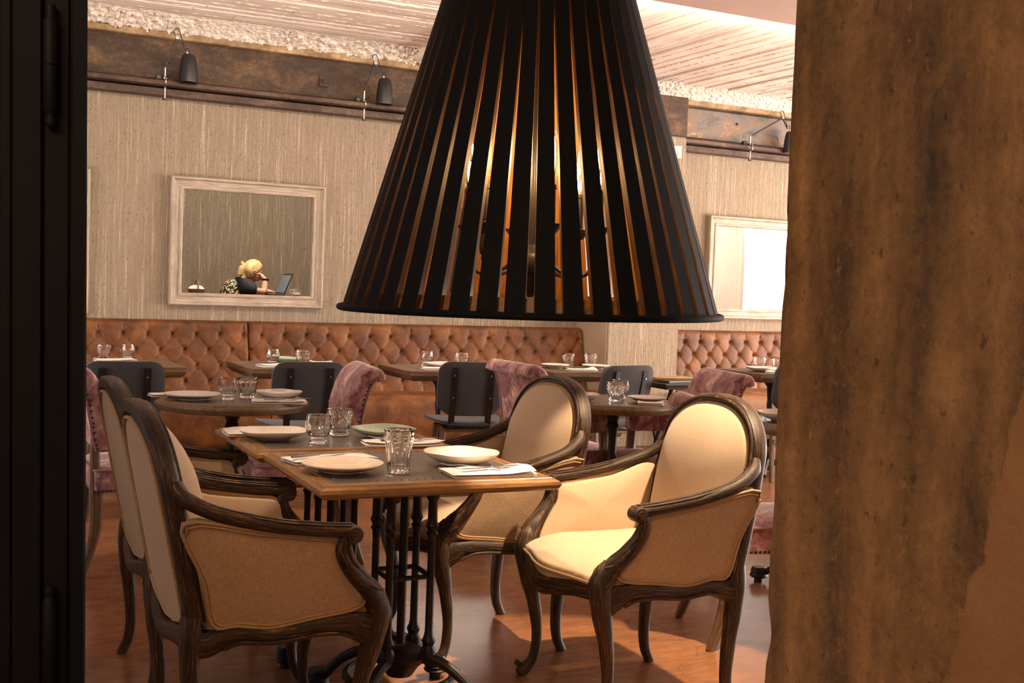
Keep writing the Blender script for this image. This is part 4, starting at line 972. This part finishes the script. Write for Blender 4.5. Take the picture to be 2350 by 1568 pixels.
putp('ornate', .121, m_cream, 1.103, 3.235, Z, 'flat cream plate with embossed rim, left of the tall tumbler', F)
putp('deep', .119, m_cream, 1.508, 3.280, Z, 'deep cream bowl plate right of the tall tumbler', F)
NG = 'folded napkins on the front tables'
putn(1.035, 4.085, Z, .13, .16, 1.5, 'rumpled white napkin half under the crinkled white plate', NG)
putn(1.485, 3.725, Z, .27, .12, -.12, 'folded white napkin with cutlery in front of the green plate', NG)
putn(1.13, 3.435, Z, .28, .12, .12, 'folded white napkin behind the embossed plate', NG)
putn(1.505, 3.085, Z, .26, .14, -.10, 'folded white napkin with cutlery in front of the deep bowl plate', NG)
CZ = Z + .0175
putc('fork', 1.465, 3.735, CZ, 2.6, 'steel fork on the napkin before the green plate'); putc('knife', 1.505, 3.712, CZ, .1, 'steel knife on the napkin before the green plate')
putc('knife', 1.10, 3.432, CZ, .35, 'steel knife on the napkin behind the embossed plate'); putc('fork', 1.19, 3.462, CZ, .25, 'steel fork on the napkin behind the embossed plate')
putc('fork', 1.465, 3.105, CZ, 2.5, 'steel fork on the napkin before the deep bowl plate'); putc('knife', 1.51, 3.072, CZ, PI + .1, 'steel knife on the napkin before the deep bowl plate')
G2 = 'tableware on the left round table'
putp('ornate', .125, m_porc, 1.085, 5.30, Z, 'embossed white plate on the left round table', G2)
put('goblet', 1.238, 5.265, Z, 'footed tumbler on the left round table', G2)
put('plain', 1.345, 5.335, Z, 'straight panelled tumbler on the left round table', G2)
putp('deep', .105, m_porc, 1.47, 5.24, Z, 'white bowl plate at the right side of the left round table', G2)
putn(1.43, 5.10, Z, .24, .12, -.25, 'folded napkin with cutlery at the right side of the left round table', 'napkins on the round tables')
putn(1.01, 5.45, Z, .18, .09, .1, 'folded napkin behind the embossed plate on the left round table', 'napkins on the round tables')
putc('fork', 1.40, 5.075, CZ, 2.8, 'steel fork on the left round table'); putc('knife', 1.46, 5.065, CZ, .1, 'steel knife on the left round table')
G3 = 'tableware on the right round table'
putp('deep', .085, m_porc, 2.96, 5.00, Z, 'white bowl plate half hidden by the middle armchair on the right round table', G3)
put('diamond', 3.14, 4.98, Z, 'diamond-cut tumbler on the right round table', G3)
put('goblet', 3.235, 5.09, Z, 'footed tumbler behind the diamond-cut one on the right round table', G3)
putp('ornate', .10, m_porc, 3.30, 4.93, Z, 'flat white plate at the right side of the right round table', G3)
putn(3.235, 4.80, Z, .13, .07, -.6, 'folded napkin at the right side of the right round table', 'napkins on the round tables')
putp('deep', .12, m_cream, 3.49, 4.10, Z, 'cream bowl plate on the table beside the pillar', G3)
ZT = .7705; K = .9565; G4 = 'tableware on the plank tables'
def T(u, v): return (u * K, v * K)
for kind, (u, v), lab in (('diamond', (1.005, 7.62), 'diamond-cut tumbler on the leftmost plank table'), ('goblet', (1.15, 7.62), 'footed tumbler on the leftmost plank table'),
    ('goblet', (1.98, 7.24), 'footed tumbler before the green plate on the plank table'), ('diamond', (2.165, 7.20), 'diamond-cut tumbler beside the green plate on the plank table'),
    ('goblet', T(3.158, 7.51), 'footed tumbler on the middle plank table'), ('diamond', (3.24, 7.10), 'diamond-cut tumbler on the middle plank table'),
    ('plain', (4.07, 7.10), 'straight panelled tumbler on the plank table near the pilaster'), ('diamond', (4.275, 7.135), 'diamond-cut tumbler on the plank table near the pilaster'),
    ('diamond', (5.61, 6.89), 'diamond-cut tumbler on the right plank table'), ('plain', (5.74, 6.84), 'straight panelled tumbler beside the pillar on the right plank table')):
    put(kind, u, v, ZT, lab, G4, sc=1.12)
for kind, r, m, (u, v), lab in (('wavy', .115, m_green, (2.135, 7.43), 'pale green plate on the plank table'), ('wavy', .118, m_porc, (3.06, 7.03), 'white plate on the middle plank table'), ('ornate', .1, m_porc, (3.93, 7.03), 'white plate at the left of the plank table near the pilaster'), ('ornate', .1, m_porc, (4.22, 6.965), 'white plate at the right of the plank table near the pilaster'), ('wavy', .12, m_porc, (5.50, 6.72), 'white plate on the right plank table')):
    putp(kind, r, m, u, v, ZT, lab, G4)
N4 = 'napkins on the plank tables'
for u, v, L, w, r, lab in ((1.06, 7.50, .24, .16, .1, 'folded napkin on the leftmost plank table'), (1.93, 7.09, .16, .11, .2, 'folded napkin before the footed tumbler on the green-plate table'), (2.33, 7.33, .15, .10, -.3, 'folded napkin behind the charcoal chair on the green-plate table'), (2.965, 6.88, .18, .10, -.1, 'folded napkin before the white plate on the middle plank table'), (3.20, 6.95, .14, .10, .6, 'peaked napkin beside the diamond tumbler on the middle plank table'), (4.00, 6.79, .20, .10, -.15, 'folded napkin on the plank table near the pilaster'), (5.55, 6.56, .22, .11, -.1, 'folded napkin on the right plank table')):
    putn(u, v, ZT, L, w, r, lab, N4)

# ------------------------------------------------------------------ clamp lamps on the beam
def make_clamp():
    t = thing('clamp_lamp', '', 'lamp')   # origin on the flange edge
    mb = MB(); boxlh(mb, (-.012, -.02, .0), (.012, .02, .016), .003); sweep(mb, [(0, .0, .012), (0, -.034, .005), (0, -.036, -.04), (0, -.012, -.052)], .016, .010, (1, 0, 0), 8, 4, .5); lathe(mb, [(0, -.055), (.006, -.055), (.006, .02), (0, .02)], 10, (0, -.012, -.075)); cl = obj('clamp', mb, m_chrome, t)
    mb = MB(); lathe(mb, [(0, -.016), (.017, -.016), (.017, -.006), (.006, -.004), (0, -.004)], 14, (0, -.012, -.128)); obj('screw_knob', mb, m_black, cl)
    mb = MB(); lathe(mb, [(0, 0), (.008, 0), (.008, .07), (0, .07)], 10, (0, -.005, .014)); obj('pin', mb, m_chrome, t)
    mb = MB(); boxlh(mb, (-.06, .01, .0), (-.02, .05, .035), .005); obj('plug_box', mb, m_black, t, smooth=0)
    mb = MB(); sweep(mb, [(0, -.005, .08), (.075, -.02, .295)], .014, .014, (0, 1, 0), 8, 2); ua = obj('lower_arm', mb, m_black, t)
    mb = MB(); lathe(mb, [(0, -.014), (.013, -.014), (.013, .014), (0, .014)], 12, (.075, -.02, .300), (0, 1, 0)); obj('elbow_joint', mb, m_chrome, ua)
    mb = MB(); sweep(mb, [(.075, -.02, .305), (.135, -.025, .205)], .013, .013, (0, 1, 0), 8, 2); obj('upper_arm', mb, m_black, t)
    mb = MB(); tube(mb, [(.135, -.025, .205), (.12, -.03, .25), (.09, -.02, .35), (.068, -.02, .365), (.05, -.02, .34), (.07, -.02, .30)], .0035, 6, 5); tube(mb, [(.02, 0, .13), (.05, .0, .10), (.045, .0, .04), (0, .02, .02)], .0035, 6, 5); tube(mb, [(.13, -.025, .22), (.155, -.025, .235), (.165, -.025, .20)], .0035, 6, 5); obj('cord', mb, m_black, t)
    mb = MB(); lathe(mb, [(.0, .188), (.03, .188), (.044, .178), (.050, .16), (.060, .10), (.066, .02), (.067, -.012), (.062, -.012), (.055, .1), (.045, .16), (0, .17)], 24, (.158, -.025, .005)); sh = obj('lamp_shade', mb, m_black, t)
    mb = MB(); lathe(mb, [(0, 0), (.010, 0), (.010, .018), (0, .018)], 10, (.145, -.025, .19)); obj('swivel', mb, m_chrome, sh)
    return t
c0 = make_clamp(); c0.location = (1.498, 8.515, 2.700); tag(c0, 'black clamp lamp on the beam above the framed woman', 'lamp', 'clamp lamps along the steel beam')
dup(c0, (2.985, 8.515, 2.700), 0, 'black clamp lamp on the beam just left of the slatted lamp')
c2 = dup(c0, (6.70, 8.515, 2.700), 0, 'black clamp lamp on the beam beside the pillar, arm stretched out')
for ch in c2.children:
    if ch.name.startswith(('lower_arm', 'upper_arm', 'cord', 'lamp_shade')): ch.scale = (4.6 if ch.name.startswith('lower') else 1, 1, 1)
for ch in list(c2.children):
    nm = ch.name.split('.')[0]
    if nm == 'lower_arm':
        ch.scale = (1, 1, 1); mb = MB(); sweep(mb, [(0, -.005, .08), (.345, -.02, .275)], .014, .014, (0, 1, 0), 8, 2); ch.data = obj('tmp_arm', mb, m_black).data; bpy.data.objects.remove(bpy.data.objects['tmp_arm'])
        for g in ch.children: g.location = (.27, 0, -.02)
    elif nm in ('upper_arm', 'cord'): ch.location = (.27, 0, -.02)
    elif nm == 'lamp_shade': ch.location = (.295, 0, -.03)

# ------------------------------------------------------------------ slatted pendant lamp
LC = Vector((1.214, 2.300, 1.268)); R0 = .419; H = 1.02; R1 = R0 - H * .2975
lamp = thing('pendant_lamp', 'huge conical pendant lamp of black wooden slats hanging over the room', 'lamp', LC)
lamp.rotation_euler = (0, math.radians(-.45), 0)
view = math.atan2(-LC.y, -LC.x)
NS = 46
def rad(z): return R0 - (R0 - R1) * z / H
slat_me = None
for k in range(NS):
    a = view + .070 + 2 * PI * k / NS
    if slat_me is None:
        mb = MB(); z0, z1 = .003, H; th = .015; vs = []; uv = []; steps = 8
        for i in range(steps + 1):
            z = z0 + (z1 - z0) * i / steps; r = rad(z); w = .040 * (1 - z / H) + (.0148) * (z / H); w = min(.0402 - .0195 * z, 2 * PI * rad(z) / NS * .985)
            for dr_, dy in ((0, -w / 2), (0, w / 2), (-th, w / 2), (-th, -w / 2)): vs.append((r + dr_, dy, z)); uv.append((dy + dr_, z))
        fs = []; mi = []
        for i in range(steps):
            for q in range(4):
                b = i * 4; fs.append((b + q, b + (q + 1) % 4, b + 4 + (q + 1) % 4, b + 4 + q)); mi.append((0, 1, 2, 1)[q])
        fs.append((3, 2, 1, 0)); mi.append(1); b = steps * 4; fs.append((b, b + 1, b + 2, b + 3)); mi.append(1)
        mb.add(vs, fs, uv); mb.mi = mi; o = obj('slat', mb, [m_slat_out, m_slat_edge, m_slat_in], lamp, smooth=0); slat_me = o.data
    else: o = link('slat', slat_me, lamp)
    o.rotation_euler = (0, 0, a + random.uniform(-.006, .006))
mb = MB(); tube(mb, [(.424 * math.cos(2 * PI * k / 96), .424 * math.sin(2 * PI * k / 96), 0) for k in range(96)], .0075, 10, 1, True, (0, 0, 1)); obj('bottom_rim', mb, m_slat_out, lamp, smooth=60)
def band(z0, z1, name, m):
    mb = MB(); lathe(mb, [(rad(z0) - .0115, z0), (rad(z0) - .016, z0), (rad(z1) - .016, z1), (rad(z1) - .0115, z1)], 96, close=True); obj(name, mb, m, lamp, smooth=30)
band(.003, .034, 'inner_band', m_slat_in); band(.66, .685, 'inner_band', m_slat_in); band(.97, 1.0, 'inner_band', m_slat_in)
mb = MB(); lathe(mb, [(0, H), (R1 + .01, H), (R1 + .01, H + .02), (.06, H + .05), (.02, H + .08), (0, H + .08)], 40); obj('top_cap', mb, m_black, lamp)
mb = MB(); tube(mb, [(0, 0, .12), (0, 0, 3.08 - LC.z)], .006, 8); obj('hanging_rod', mb, m_black, lamp)
mb = MB(); lathe(mb, [(0, .03), (.008, .032), (.014, .045), (.030, .07), (.034, .085), (.052, .092), (.055, .105), (.05, .125), (.04, .135), (.014, .15), (.010, .2), (.010, H)], 20); obj('hub', mb, m_black, lamp)
RB = .150; bz = (.275, .25, .235, .25, .275, .26)
for k in range(6):
    a = view + .25 + 2 * PI * k / 6; c, s = math.cos(a), math.sin(a)
    mb = MB(); sweep(mb, [(.04 * c, .04 * s, .112), (.08 * c, .08 * s, .085), (.125 * c, .125 * s, .085), (RB * c, RB * s, .125), (RB * c, RB * s, .175)], .010, .010, (c * .3, s * .3, 1), 8, 5); ar = obj('lamp_arm', mb, m_black, lamp)
    mb = MB(); lathe(mb, [(0, .165), (.012, .168), (.026, .186), (.027, .19), (.010, .19), (.009, .195), (.011, .197), (.011, .262), (.013, .264), (.013, .272), (0, .272)], 16, (RB * c, RB * s, 0)); obj('candle_socket', mb, m_black, ar)
    mb = MB(); lathe(mb, [(.007, .272), (.012, .285), (.0145, .31), (.015, .35), (.012, .375), (.005, .388), (0, .390)], 16, (RB * c, RB * s, 0)); bu = obj('bulb', mb, m_bulb, lamp)
    mb = MB()
    for q in range(4):
        b = q * PI / 2 + .4; tube(mb, [(RB * c + .003 * math.cos(b), RB * s + .003 * math.sin(b), .285), (RB * c + .0075 * math.cos(b), RB * s + .0075 * math.sin(b), .33), (RB * c + .004 * math.cos(b), RB * s + .004 * math.sin(b), .37)], .0016, 5, 4)
    fi = obj('filament', mb, m_fil, bu)
    d = bpy.data.lights.new('bulb_light', 'POINT'); d.energy = 2.0; d.color = (1, .55, .22); d.shadow_soft_size = .008
    l = link('bulb_light', d, None, LC + Vector((RB * c, RB * s, .33)))

# ------------------------------------------------------------------ shelf glimpsed beyond the door glass
sh = thing('display_shelf', 'shelf with teal packages glimpsed through the door glass at the far edge', 'shelf', (-.27, 4.0, 0))
mb = MB(); boxlh(mb, (.545, 0, 0), (.56, .3, 2.6), .002); obj('upright', mb, m_black, sh, smooth=0)
for z in (.42, .93, 1.47, 1.95):
    mb = MB(); boxlh(mb, (0, 0, z), (.545, .3, z + .025), .002); obj('shelf_board', mb, m_black, sh, smooth=0)
mb = MB(); boxlh(mb, (0, .28, 0), (.545, .3, 2.6), .002); obj('back_panel', mb, m_plast, sh, smooth=0)
for i, (x0, x1, z, h, m) in enumerate(((.30, .52, .445, .28, m_teal), (.34, .54, .955, .3, m_teal), (.32, .53, 1.495, .38, m_teal))):
    mb = MB(); boxlh(mb, (x0 - .3, 4.02, z), (x1 - .272, 4.2, z + h), .004); o = obj('carton', mb, m)
    tag(o, ('teal carton on the lowest shelf behind the door glass', 'teal carton on the middle shelf behind the door glass', 'teal carton on the top shelf behind the door glass')[i], 'box', 'teal cartons on the shelf')
    mb = MB(); boxlh(mb, (x0 - .302, 4.018, z + h * .6), (x1 - .270, 4.1, z + h * .72), .001); obj('ochre_stripe', mb, m_yellow, o, smooth=0)

# ------------------------------------------------------------------ woman at a laptop, seen within the left frame
def skin_mesh(V, E, Rr, lev=2):
    me = bpy.data.meshes.new('tmp'); me.from_pydata(V, E, []); o = bpy.data.objects.new('tmp', me); COL.objects.link(o)
    m = o.modifiers.new('s', 'SKIN'); m.use_smooth_shade = True; o.modifiers.new('d', 'SUBSURF').levels = lev
    for i, r in enumerate(Rr): me.skin_vertices[0].data[i].radius = r if isinstance(r, tuple) else (r, r)
    me.skin_vertices[0].data[0].use_root = True
    dg = bpy.context.evaluated_depsgraph_get(); ev = o.evaluated_get(dg); out = bpy.data.meshes.new_from_object(ev)
    vs = [tuple(v.co) for v in out.vertices]; fs = [tuple(p.vertices) for p in out.polygons]
    bpy.data.objects.remove(o); bpy.data.meshes.remove(out); return vs, fs
PB = Vector((2.84, 11.2, 0)); TZ = 1.158     # table height of the raised room
wm = thing('person', 'fair-haired woman in floral and black top leaning her face on her hand, inside the frame', 'person', PB)
def W_(u, y, z): return (u - PB.x, y, z)
V = [W_(2.66, 0, .86), W_(2.66, 0, 1.00), W_(2.68, 0, 1.13), W_(2.71, 0, 1.225), W_(2.745, 0, 1.285), W_(2.77, 0, 1.33), W_(2.80, 0, 1.365),   # pelvis..neck..head root
     W_(2.765, -.13, 1.235), W_(2.835, -.18, 1.19), W_(2.925, -.13, 1.185), W_(2.94, -.10, 1.26), W_(2.944, -.085, 1.315), W_(2.918, -.075, 1.345),   # near arm: shoulder, mid, elbow, forearm, wrist, palm
     W_(2.765, .13, 1.235), W_(2.82, .20, 1.19), W_(2.93, .16, 1.185), W_(3.00, .09, 1.190), W_(3.035, .05, 1.192),
     W_(2.70, -.10, .85), W_(2.98, -.12, .84), W_(2.98, -.12, .44), W_(2.70, .10, .85), W_(2.98, .12, .84), W_(2.98, .12, .44)]
E = [(0, 1), (1, 2), (2, 3), (3, 4), (4, 5), (5, 6), (3, 7), (7, 8), (8, 9), (9, 10), (10, 11), (11, 12), (3, 13), (13, 14), (14, 15), (15, 16), (16, 17), (0, 18), (18, 19), (19, 20), (0, 21), (21, 22), (22, 23)]
Rr = [.10, .08, .075, .055, .045, .045, .05, .048, .040, .036, .034, .024, (.018, .028), .048, .040, .036, .028, (.02, .03), .085, .065, .045, .085, .065, .045]
# fingers of the near hand resting on the cheek
for i, (dy, tip) in enumerate(((-.022, (2.858, -.095, 1.352)), (-.010, (2.852, -.088, 1.328)), (.002, (2.858, -.08, 1.304)), (.012, (2.868, -.070, 1.288)))):
    b = len(V); V += [W_(2.905, -.075 + dy, 1.335 - i * .008), W_(2.885, -.082 + dy * .7, tip[2] + .012), W_(*tip)]; E += [(12, b), (b, b + 1), (b + 1, b + 2)]; Rr += [.0095, .0085, .007]
b = len(V); V += [W_(2.90, -.05, 1.36), W_(2.88, -.055, 1.385)]; E += [(12, b), (b, b + 1)]; Rr += [.010, .008]
for i in range(4):
    b = len(V); y = .03 + .014 * i; V += [W_(3.052, y, 1.190), W_(3.082, y, 1.183)]; E += [(17, b), (b, b + 1)]; Rr += [.0085, .007]
vs, fs = skin_mesh(V, E, Rr)
mb = MB(); mb.add(vs, fs)
# head: shaped sphere, pitched forward
HC = Vector((2.836 - PB.x, 0, 1.378)); HM = Matrix.Rotation(math.radians(24), 3, 'Y')
def headshape(d):
    x, y, z = d; sx, sy, sz = .095, .074, .112
    p = Vector((x * sx, y * sy, z * sz))
    if z < -.1: k = (-.1 - z); p.y *= 1 - .42 * k; p.x *= 1 - .18 * k; p.x += .018 * k
    if x > .5: p.x -= .010 * (x - .5)
    n_ = math.exp(-((y / .16) ** 2) - ((z + .12) / .17) ** 2) if x > 0 else 0; p.x += .024 * n_
    m_ = math.exp(-((y / .3) ** 2) - ((z + .50) / .07) ** 2) if x > 0 else 0; p.x += .006 * m_
    e_ = sum(math.exp(-(((y - s * .36) / .16) ** 2) - ((z - .08) / .10) ** 2) for s in (-1, 1)) if x > 0 else 0; p.x -= .009 * e_
    return p
vs = []; nu, nv = 40, 28
for j in range(nv + 1):
    t_ = PI * j / nv
    for i in range(nu): a = 2 * PI * i / nu; vs.append(HC + HM @ headshape((math.sin(t_) * math.cos(a), math.sin(t_) * math.sin(a), math.cos(t_))))
fs = [(j * nu + i, (j + 1) * nu + i, (j + 1) * nu + (i + 1) % nu, j * nu + (i + 1) % nu) for j in range(nv) for i in range(nu)]
mb.add(vs, fs)
for s in (-1, 1): tube(mb, [HC + HM @ Vector((.004 + .014 * math.cos(q * .9), s * (.076 + .004 * math.sin(q)), -.012 + .026 * math.sin(q * .9))) for q in range(7)], .006, 6, 2)
obj('body', mb, m_skin, wm, smooth=70)
mb = MB()
for s in (-1, 1): lathe(mb, [(0, -.010), (.007, -.007), (.010, 0), (.007, .007), (0, .010)], 10, HC + HM @ Vector((.078, s * .03, .010)))
obj('eyes', mb, plain('eye_white', (.7, .68, .65, 1), .2), wm)
mb = MB(); vs = []
for j in range(nv + 1):
    t_ = PI * j / nv
    for i in range(nu):
        a = 2 * PI * i / nu; d = Vector((math.sin(t_) * math.cos(a), math.sin(t_) * math.sin(a), math.cos(t_)))
        k = 1.10 + .03 * math.sin(9 * a + 5 * t_) * max(0, d.z + .4)
        f = d.x * .9 - d.z * .55     # face side: tuck the hair inside the skull
        if f > .22: k = max(.80, 1.10 - (f - .22) * 1.3)
        if d.z < -.62: k = .80
        q = headshape(d) * k; vs.append(HC + HM @ q)
fs = [(j * nu + i, (j + 1) * nu + i, (j + 1) * nu + (i + 1) % nu, j * nu + (i + 1) % nu) for j in range(nv) for i in range(nu)]
mb.add(vs, fs)
tube(mb, [HC + HM @ Vector((-.085, 0, -.075)), HC + HM @ Vector((-.098, 0, -.02)), HC + HM @ Vector((-.108, 0, .035))], [.034, .036, .022], 10, 4)
for q in range(6): tube(mb, [HC + HM @ Vector((-.095, .010 * math.sin(q), .03)), HC + HM @ Vector((-.122 - .004 * (q % 2), .018 * math.sin(q * 2), .030 + .010 * math.cos(q * 1.7))), HC + HM @ Vector((-.128, .022 * math.cos(q * 2), .052 + .006 * math.sin(q * 3)))], [.010, .011, .003], 6, 4)
obj('hair', mb, m_hair, wm, smooth=70)
vs, fs = skin_mesh([W_(2.66, 0, .88), W_(2.65, 0, 1.00), W_(2.665, 0, 1.125), W_(2.695, 0, 1.222), W_(2.725, 0, 1.285)], [(0, 1), (1, 2), (2, 3), (3, 4)], [(.155, .17), (.14, .155), (.142, .165), (.118, .15), (.062, .085)])
mb = MB(); mb.add(vs, fs); obj('floral_top', mb, m_floral, wm, smooth=70)
vs, fs = skin_mesh([W_(2.725, 0, 1.235), W_(2.752, -.12, 1.235), W_(2.795, -.178, 1.20), W_(2.845, -.185, 1.19), W_(2.752, .12, 1.235), W_(2.80, .195, 1.20), W_(2.84, .20, 1.19), W_(2.735, 0, 1.14), W_(2.755, 0, 1.29)], [(0, 1), (1, 2), (2, 3), (0, 4), (4, 5), (5, 6), (0, 7), (0, 8)], [(.10, .15), (.09, .095), .072, .062, (.085, .09), .072, .062, (.12, .13), (.055, .06)])
mb = MB(); mb.add(vs, fs); obj('black_shoulders', mb, m_tee, wm, smooth=70)
mb = MB(); lathe(mb, [(.029, -.008), (.032, -.008), (.032, .008), (.029, .008)], 20, W_(2.943, -.087, 1.305), (.05, .1, 1), close=True); cbox(mb, Vector(W_(2.972, -.095, 1.305)), (.010, .026, .026), .003); obj('wristwatch', mb, m_black, wm)
def sub(name, label, cat, loc): return thing(name, label, cat, loc)
lt = sub('laptop', 'open laptop in front of the woman inside the frame', 'laptop', (3.02, 11.17, TZ + .001))
mb = MB(); boxlh(mb, (-.075, -.16, 0), (.10, .16, .014), .004); obj('keyboard_deck', mb, m_black, lt, smooth=0)
sm = Matrix.Translation((.09, 0, .014)) @ Matrix.Rotation(math.radians(22), 4, 'Y')
mb = MB(); boxlh(mb, (-.003, -.16, 0), (.005, .16, .215), .003); mb.xf(sm); ld = obj('lid', mb, m_black, lt, smooth=0)
mb = MB(); boxlh(mb, (-.0045, -.15, .012), (-.003, .15, .198), .0005); boxlh(mb, (.005, -.15, .006), (.0065, .15, .205), .0005); mb.xf(sm); obj('screen', mb, m_screen, ld, smooth=0)
cp = sub('coffee_cup', 'white cup on saucer beside the laptop inside the frame', 'cup', (3.20, 10.90, TZ + .001))
mb = MB(); lathe(mb, [(0, .004), (.03, .004), (.06, .012), (.062, .014), (.03, .007), (0, .007)], 24); obj('saucer', mb, m_porc, cp)
mb = MB(); lathe(mb, [(0, .008), (.022, .008), (.034, .02), (.042, .05), (.044, .068), (.041, .068), (.038, .048), (.03, .02), (0, .014)], 24); sweep(mb, [(-.04, 0, .055), (-.062, 0, .056), (-.066, 0, .04), (-.05, 0, .026), (-.034, 0, .026)], .008, .006, (0, 1, 0), 6, 4); obj('cup', mb, m_porc, cp)
bk = sub('bread_basket', 'white cloth-lined basket with a wooden handle inside the frame', 'basket', (2.31, 11.2, TZ + .001))
mb = MB(); lathe(mb, [(0, 0), (.07, 0), (.085, .035), (.08, .037), (.066, .006), (0, .006)], 24); obj('bowl', mb, m_white, bk)
mb = MB(); lathe(mb, [(.078, .03), (.06, .05), (.03, .06), (0, .062)], 20, fn=lambda r, z, a, j: (r, z + .012 * math.sin(3 * a))); obj('cloth_liner', mb, m_cloth, bk)
mb = MB(); sweep(mb, [(.0, -.075, .03), (0, -.06, .09), (0, 0, .118), (0, .06, .09), (0, .075, .03)], .02, .012, (1, 0, 0), 8, 5, .6); obj('handle', mb, m_oakmid, bk)
def small_counter(label, u0, u1, v0, v1):
    wt = sub('counter_table', label, 'table', ((u0 + u1) / 2, (v0 + v1) / 2, .36)); w, d = (u1 - u0) / 2, (v1 - v0) / 2
    mb = MB(); boxlh(mb, (-w, -d, TZ - .40), (w, d, TZ - .36), .004); obj('table_top', mb, m_rustic, wt, smooth=0)
    for x in (-w + .05, w - .05):
        for y in (-d + .05, d - .05):
            mb = MB(); boxlh(mb, (x - .025, y - .025, 0), (x + .025, y + .025, TZ - .40), .003); obj('leg', mb, m_greywood, wt, smooth=0)
small_counter('wooden counter under the laptop inside the frame', 2.875, 3.62, 10.80, 11.58)
small_counter('wooden counter under the basket inside the frame', 2.02, 2.46, 10.95, 11.45)
stl = sub('stool', 'stool under the woman inside the frame', 'stool', (2.60, 11.2, .36))
mb = MB(); lathe(mb, [(0, .34), (.17, .34), (.18, .355), (.17, .37), (0, .37)], 24); obj('seat', mb, m_rustic, stl)
for k in range(4):
    a = PI / 4 + k * PI / 2; mb = MB(); sweep(mb, [(.12 * math.cos(a), .12 * math.sin(a), .34), (.17 * math.cos(a), .17 * math.sin(a), 0)], .03, .03, (1, 0, 0), 8, 2); obj('leg', mb, m_greywood, stl)
